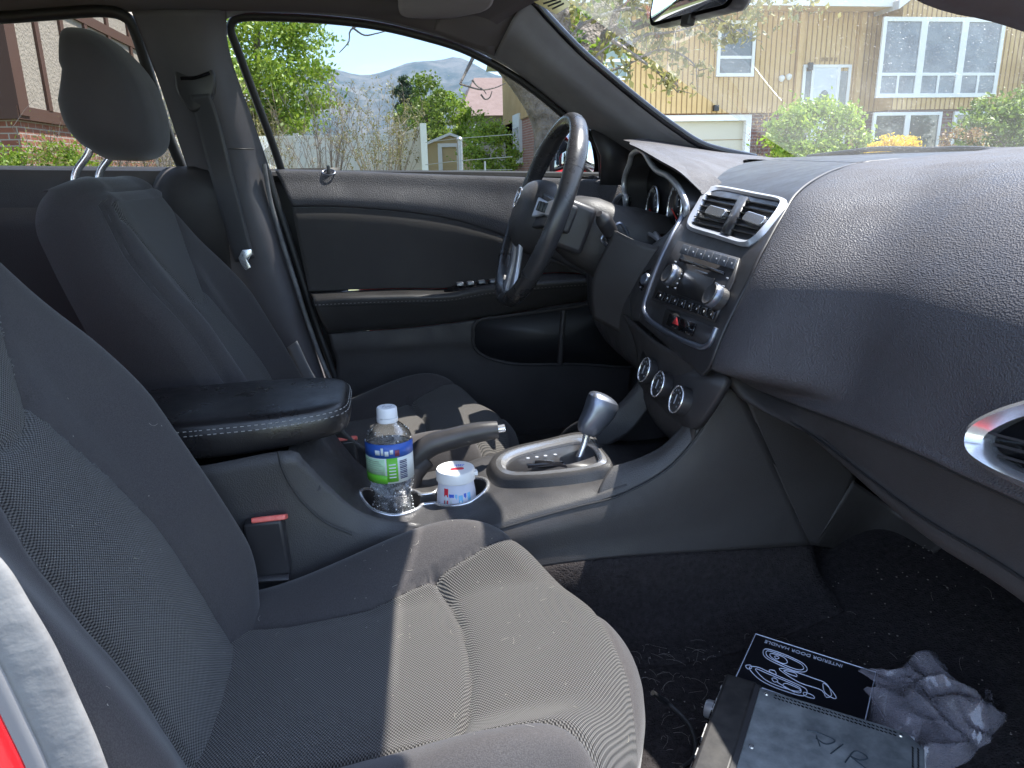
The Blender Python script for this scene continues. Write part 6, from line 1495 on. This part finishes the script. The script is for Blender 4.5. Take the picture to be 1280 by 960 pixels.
# ---- vegetation
def leafmat(name, c, c2, tr=.35):
    m = D.materials.new(name); m.use_nodes = True; t = m.node_tree; b = t.nodes['Principled BSDF']; b.inputs['Roughness'].default_value = .5
    oi = t.nodes.new('ShaderNodeNewGeometry'); cr = t.nodes.new('ShaderNodeValToRGB'); cr.color_ramp.elements[0].color = (*c,1); cr.color_ramp.elements[1].color = (*c2,1)
    t.links.new(oi.outputs['Random Per Island'], cr.inputs[0]); t.links.new(cr.outputs[0], b.inputs['Base Color'])
    tl_ = t.nodes.new('ShaderNodeBsdfTranslucent'); t.links.new(cr.outputs[0], tl_.inputs[0]); mx_ = t.nodes.new('ShaderNodeMixShader'); mx_.inputs[0].default_value = tr
    t.links.new(b.outputs[0], mx_.inputs[1]); t.links.new(tl_.outputs[0], mx_.inputs[2]); t.links.new(mx_.outputs[0], t.nodes['Material Output'].inputs[0]); return m
LM = {'green': leafmat('leaf green', (.08,.15,.016), (.24,.33,.05)), 'bright': leafmat('leaf bright', (.14,.26,.016), (.36,.46,.07)), 'olive': leafmat('leaf olive', (.15,.15,.045), (.33,.30,.11)),
      'yellow': leafmat('yellow bloom', (.55,.38,.02), (.85,.62,.03)), 'dark': leafmat('leaf dark', (.012,.035,.010), (.05,.085,.02)), 'bud': leafmat('reddish bud', (.20,.10,.05), (.32,.24,.10))}
bark = mat('grey bark', (.10,.085,.075), .95, var=(7,.18,(.27,.23,.20)), bump=[('noise', 10, 1, .08), ('noise', 45, .8, .02)])
twig = mat('pale twig', (.30,.25,.19), .9); twigd = mat('grey twig', (.20,.17,.15), .9)
def leaves(pts, size, m, name, parent):
    pts = np.array(pts); n = len(pts); s = size*nr.uniform(.6,1.4,(n,1))
    a = nr.normal(size=(n,3)); a /= np.linalg.norm(a,axis=1)[:,None]; b = np.cross(a, nr.normal(size=(n,3))); b /= np.linalg.norm(b,axis=1)[:,None]
    v = np.stack([pts-a*s, pts-b*s*.5, pts+a*s, pts+b*s*.5], 1).reshape(-1,3)
    me = D.meshes.new(name); me.vertices.add(4*n); me.vertices.foreach_set('co', v.ravel()); me.loops.add(4*n); me.polygons.add(n)
    me.loops.foreach_set('vertex_index', np.arange(4*n)); me.polygons.foreach_set('loop_start', np.arange(n)*4); me.polygons.foreach_set('loop_total', np.full(n,4)); me.update(calc_edges=True)
    me.materials.append(m); o = D.objects.new(name, me); COL.objects.link(o); o.parent = parent; o.matrix_parent_inverse = parent_inv(parent); return o
def clumps(c, rad, ncl, per, cr2=.22, squash=1.0):
    out = []
    for i in range(ncl):
        d = nr.normal(size=3); d /= np.linalg.norm(d); r_ = nr.uniform(.35,1)**.6; cc = np.array(c)+d*np.array(rad)*r_
        q = nr.normal(size=(per,3))*cr2*np.mean(rad)*nr.uniform(.5,1.1); q[:,2] *= squash*.7; out.append(cc+q)
    return np.vstack(out)
def tree(base, h, crown_c, rad, ncl, per, lm, ls, label, name='tree', trunk_r=.12, cr2=.2, group=None, limbs=7, cat='tree'):
    t = tag(empty(name, tuple(base)), label, cat, group)
    b = np.array(base, float); c = np.array(crown_c, float); m = MB()
    m.add(*tubepts([b, b*.6+c*.4+np.array([.1,0,0]), c*.8+b*.2, c], [trunk_r, trunk_r*.8, trunk_r*.55, trunk_r*.3], 8, 14))
    for i in range(limbs):
        d = nr.normal(size=3); d[2] = abs(d[2])*.8; d /= np.linalg.norm(d); s0 = b+(c-b)*nr.uniform(.45,.95)
        m.add(*tubepts([s0, s0+d*np.array(rad)*.5+np.array([0,0,.1]), s0+d*np.array(rad)*.95], [trunk_r*.4, trunk_r*.22, trunk_r*.06], 6, 8))
    m.build('trunk', bark, t); leaves(clumps(c, rad, ncl, per, cr2), ls, lm, 'crown', t); return t
g0 = lambda x, y, Y: P(x, y, Y=Y)
c = g0(318,88,20); tree((c[0],20,0), 3, c, (1.9,1.6,2.6), 130, 150, LM['bright'], .062, 'big green leafy tree left of the fence by the driver window', trunk_r=.2, cr2=.14)
c = g0(300,150,19); tree((c[0]-.2,18.6,0), 2, c+np.array([0,0,-.3]), (1.0,.8,1.1), 40, 90, LM['olive'], .06, 'yellowish bushy tree at the left end of the fence', trunk_r=.08, cr2=.2)
c = g0(558,158,30); tree((c[0],30,0), 3, c+np.array([0,0,-.2]), (1.5,1.2,1.5), 70, 130, LM['bright'], .07, 'bright green tree directly behind the shed', trunk_r=.12, cr2=.16)
c = g0(533,140,28); tree((c[0],28.5,0), 3, c, (1.0,1,1.2), 40, 110, LM['green'], .07, 'green tree between the white fence end and the shed', trunk_r=.12, cr2=.18)
c = g0(612,192,22); tree((c[0],22,0), 1.2, c+np.array([0,0,.0]), (.85,.6,.9), 60, 90, LM['bright'], .05, 'bright green shrub beside the brick house corner', 'shrub', trunk_r=.05, cr2=.2, cat='shrub')
c = g0(506,112,60); tree((c[0],60,0), 5, c+np.array([0,0,-.5]), (.8,.8,1.7), 40, 110, LM['dark'], .12, 'narrow dark conifer far away in front of the mountain', 'conifer_tree', trunk_r=.12, cr2=.16)
# shrubs in front of the ochre house
c = g0(1018,168,14.5); tree((c[0],14.5,0), .8, (c[0],14.5,1.45), (1.05,.8,.85), 80, 130, LM['bright'], .05, 'large round green shrub in front of the white door', 'shrub', trunk_r=.05, cr2=.16, cat='shrub')
c = g0(1120,180,12.5); tree((c[0],12.5,0), .6, (c[0],12.5,1.12), (.55,.4,.36), 110, 50, LM['yellow'], .026, 'yellow flowering shrub in front of the basement windows', 'flowering_shrub', trunk_r=.03, cr2=.15, cat='shrub')
c = g0(1262,160,15); tree((c[0],15,0), .8, (c[0]+.2,15,1.55), (1.4,.9,1.0), 80, 110, LM['green'], .06, 'wide green shrub at the right end of the ochre house', 'shrub', trunk_r=.06, cr2=.16, cat='shrub')
c = g0(1262,95,17.3); tree((c[0]+1.0,17,0), .8, (c[0]+1.4,17,3.1), (.8,.6,1.7), 60, 110, LM['green'], .06, 'slim tall tree at the right corner of the ochre house', trunk_r=.06, cr2=.16)
c = g0(1205,170,13.5); tree((c[0],13.5,0), .5, (c[0],13.5,1.2), (.5,.4,.5), 26, 50, LM['bud'], .035, 'thin orange tipped shrub right of the yellow flowers', 'shrub', trunk_r=.02, cr2=.2, cat='shrub')
c = g0(950,150,15.5); tree((c[0],15.5,0), .5, (c[0],15.5,1.35), (.55,.4,.75), 20, 16, LM['bud'], .03, 'thin bare purple shrub against the dark brick', 'shrub', trunk_r=.02, cr2=.25, limbs=40, cat='shrub')
c = g0(45,195,9.5); tree((c[0],9.5,0), .5, (c[0],9.5,1.0), (.8,.4,.42), 60, 80, LM['bright'], .028, 'low green hedge shrub under the half timbered house', 'shrub', trunk_r=.03, cr2=.2, cat='shrub')
c = g0(30,188,9.0); tree((c[0]+.2,9.0,0), .5, (c[0]+.3,9.0,1.05), (.3,.3,.45), 12, 30, LM['olive'], .025, 'red flowered rose bush beside the half timbered house', 'rose_bush', trunk_r=.02, cr2=.25, cat='shrub')
# bare shrubs with many upright stems
def bare(px, Y, w_, h, n, m, lm, label, leafn=500, ls=.02):
    c = P(px, 213, Y=Y); t = tag(empty('bare_shrub', (float(c[0]), Y, 0)), label, 'shrub', 'bare shrubs along the fence'); mb = MB(); tips = []
    for i in range(n):
        a = rnd.random()*6.28; lean = rnd.random()**.7*w_; hh_ = h*rnd.uniform(.6,1.05); b = np.array([c[0]+.12*math.cos(a), Y+.12*math.sin(a), 0])
        p = [b, b+np.array([lean*.3*math.cos(a), lean*.3*math.sin(a), hh_*.35]), b+np.array([lean*.8*math.cos(a)+rnd.uniform(-.1,.1), lean*.8*math.sin(a), hh_*.75]), b+np.array([lean*math.cos(a)+rnd.uniform(-.15,.15), lean*math.sin(a), hh_])]
        pts = cr_(p, 12); mb.add(*tubepts(pts, [.013,.009,.004,.002], 4))
        for j in range(7):
            k = rnd.randint(6, 11); d = np.array([rnd.uniform(-1,1), rnd.uniform(-1,1), rnd.uniform(.4,1.4)])*rnd.uniform(.12,.34)
            mb.add(*tubepts([pts[k], pts[k]+d*.6+np.array([0,0,.02]), pts[k]+d], [.005,.003,.0015], 3)); tips += [pts[k]+d*rnd.random() for _ in range(3)]
    mb.build('branches', m, t); tips = np.array(tips); sel = tips[nr.randint(0, len(tips), leafn)]+nr.normal(size=(leafn,3))*.04
    leaves(sel, ls, lm, 'leaves', t)
bare(262, 15.5, 1.0, 2.4, 30, twig, LM['olive'], 'bare shrub nearest the door pillar, leftmost along the fence', 1300, .020)
bare(345, 15.2, .7, 2.3, 26, twig, LM['olive'], 'bare shrub under the big green tree with pale dry leaves', 1200, .018)
bare(408, 14.8, .75, 2.6, 34, twigd, LM['bud'], 'bare grey shrub with upright twigs before the middle of the fence', 900, .014)
bare(478, 14.0, .85, 2.5, 40, twig, LM['olive'], 'bare shrub with olive buds just left of the fence corner', 3000, .020)
bare(215, 12.5, 1.2, 2.3, 60, twig, LM['olive'], 'bare shrub seen through the rear window beside the headrest', 1800, .020)
bare(120, 11.0, .9, 1.6, 45, twigd, LM['olive'], 'low bare shrub against the brick base of the half timbered house', 900, .016)
# street tree: leaning trunk, forked limbs, sparse leaves
stt = tag(empty('street_tree', (1.9, 7, 0)), 'old street tree with thick curved grey trunk and sparse spring leaves', 'tree')
q = lambda x, y, Y=7: P(x, y, Y=Y)
m = MB()
base_ = np.array([q(697,215)[0]+.05, 7, 0])
m.add(*tubepts([base_, q(697,205), q(694,165), q(680,130), q(655,98), q(630,70,6.9), q(612,40,6.8), q(600,0,6.7), q(590,-60,6.5)], [.36,.31,.27,.24,.20,.155,.13,.12,.09], 18, 50))
m.add(*tubepts([q(703,190), q(712,140), q(722,95,7.1), q(738,50,7.2), q(758,5,7.3), q(775,-60,7.4)], [.27,.25,.22,.19,.16,.11], 16, 40))
m.add(*tubepts([q(716,120), q(705,70,6.9), q(698,20,6.8), q(694,-50,6.7)], [.18,.13,.11,.08], 12, 24))
m.add(*tubepts([q(735,60,7.2), q(765,40,7.0), q(800,30,6.8), q(850,12,6.6)], [.09,.06,.045,.03], 10, 20))
br_pts = []
segs = [((765,50),(783,62),(815,85),(848,108)),((776,60),(806,44),(840,40),(880,30)),((735,80),(760,88),(790,78),(812,66)),((800,72),(830,62),(858,72),(874,88)),((815,86),(838,96),(846,106),(848,116)),
        ((840,10),(875,22),(900,30),(935,38)),((862,8),(890,18),(915,36),(925,40)),((750,20),(790,10),(820,20),(850,34)),((720,100),(745,70),(770,52),(790,40)),((700,60),(730,30),(770,12),(800,-10)),((690,30),(720,12),(740,-10),(760,-30))]
for sg in segs:
    Y = rnd.uniform(6.2,7.4); pp_ = cr_([q(a,b,Y) for a,b in sg], 16); m.add(*tubepts(pp_, [.022,.015,.010,.005], 6))
    for j in range(9):
        k = rnd.randint(3,15); d = np.array([rnd.uniform(-1,1), rnd.uniform(-.6,.6), rnd.uniform(-1,.7)])*rnd.uniform(.1,.32); m.add(*tubepts([pp_[k], pp_[k]+d*.5, pp_[k]+d], [.006,.004,.002], 4)); br_pts += [pp_[k]+d*rnd.uniform(.3,1.05) for _ in range(7)]
# hanging twigs seen through the side window
for sg in (((455,28),(438,38),(436,52),(424,66)),((440,34),(455,44),(470,42),(486,38)),((575,105),(600,112),(618,110),(632,104)),((590,100),(597,108),(604,112),(608,118)),((601,118),(606,124),(612,122),(615,114))):
    pp_ = cr_([q(a,b,6.5) for a,b in sg], 12); m.add(*tubepts(pp_, [.010,.007,.004], 5))
for a0, a1, b0, b1 in [(q(455,28,6.5), q(600,-40,6.6), 0, 0), (q(486,38,6.5), q(560,-30,6.6), 0, 0), (q(575,105,6.5), q(612,60,6.8), 0, 0)]: m.add(*tubepts([a0, (a0+a1)/2+np.array([0,0,.1]), a1], [.01,.02,.03], 5))
m.build('trunk', bark, stt)
bp_ = np.array(br_pts); extra = clumps(q(760,10,7.2), (1.6,1.0,.8), 50, 14, .12)
tops = clumps(q(850,-110,7.4), (2.1,1.6,1.3), 120, 40, .10)
leaves(np.vstack([bp_+nr.normal(size=bp_.shape)*.03, extra, tops]), .042, LM['olive'], 'crown', stt)
leaves(clumps(q(745,20,7.1), (.9,.6,.7), 26, 16, .12), .045, LM['green'], 'crown', stt)

# ---- air: pale haze between here and the mountains
hz_ = MB().add(*aabox(-3600,3600,-300,3900,-3,520)).build('haze', D.materials.new('haze air'), smooth=False)
hm_ = D.materials['haze air']; hm_.use_nodes = True; t = hm_.node_tree; t.nodes.remove(t.nodes['Principled BSDF'])
pvn_ = t.nodes.new('ShaderNodeVolumePrincipled'); pvn_.inputs['Color'].default_value = (.58,.76,1,1); pvn_.inputs['Density'].default_value = .00016; pvn_.inputs['Anisotropy'].default_value = .2
t.links.new(pvn_.outputs[0], t.nodes['Material Output'].inputs['Volume']); tag(hz_, kind='stuff')

# ---- lint and fibres lying on the cloth and the dash
from mathutils.bvhtree import BVHTree
def lint(objname, boxes, n, rad, part):
    o = D.objects[objname]; me = o.data; bv = BVHTree.FromPolygons([v.co for v in me.vertices], [p.vertices[:] for p in me.polygons]); m = MB(); k = 0
    for q in range(n*4):
        if k >= n: break
        x0, y0, x1, y1 = boxes[q % len(boxes)]; d = Vector(ray(rnd.uniform(x0,x1), rnd.uniform(y0,y1))).normalized(); loc, nrm, _, _ = bv.ray_cast(Vector(CP), d)
        if loc is None or nrm.dot(d) > 0 and False: continue
        if nrm.dot(d) > 0: nrm = -nrm
        t1 = nrm.orthogonal().normalized(); t2 = nrm.cross(t1); a = rnd.random()*6.28; L = rnd.uniform(.002,.012) if rnd.random() < .5 else .0015; c = rnd.uniform(-1.2,1.2); pts = []
        for t in (0,.33,.66,1):
            aa = a+c*t; pts.append(np.array(loc+nrm*.0007+(t1*math.cos(aa)+t2*math.sin(aa))*L*t))
        m.add(*tubepts(pts, rad if L > .0016 else rad*2, 4)); k += 1
    m.build('lint', D.materials['lint fibre'], o)['kind'] = 'stuff'
mat('lint fibre', (.30,.28,.24), .8)
lint('seat_cushion', [(250,650,790,950),(400,650,700,800)], 70, .00016, None)
lint('backrest', [(0,380,290,900)], 30, .00015, None)
lint('dash_pad', [(930,300,1275,520),(1040,440,1140,520)], 45, .0002, None)
lint('console_side', [(350,600,480,700),(700,560,1000,700)], 26, .0002, None)
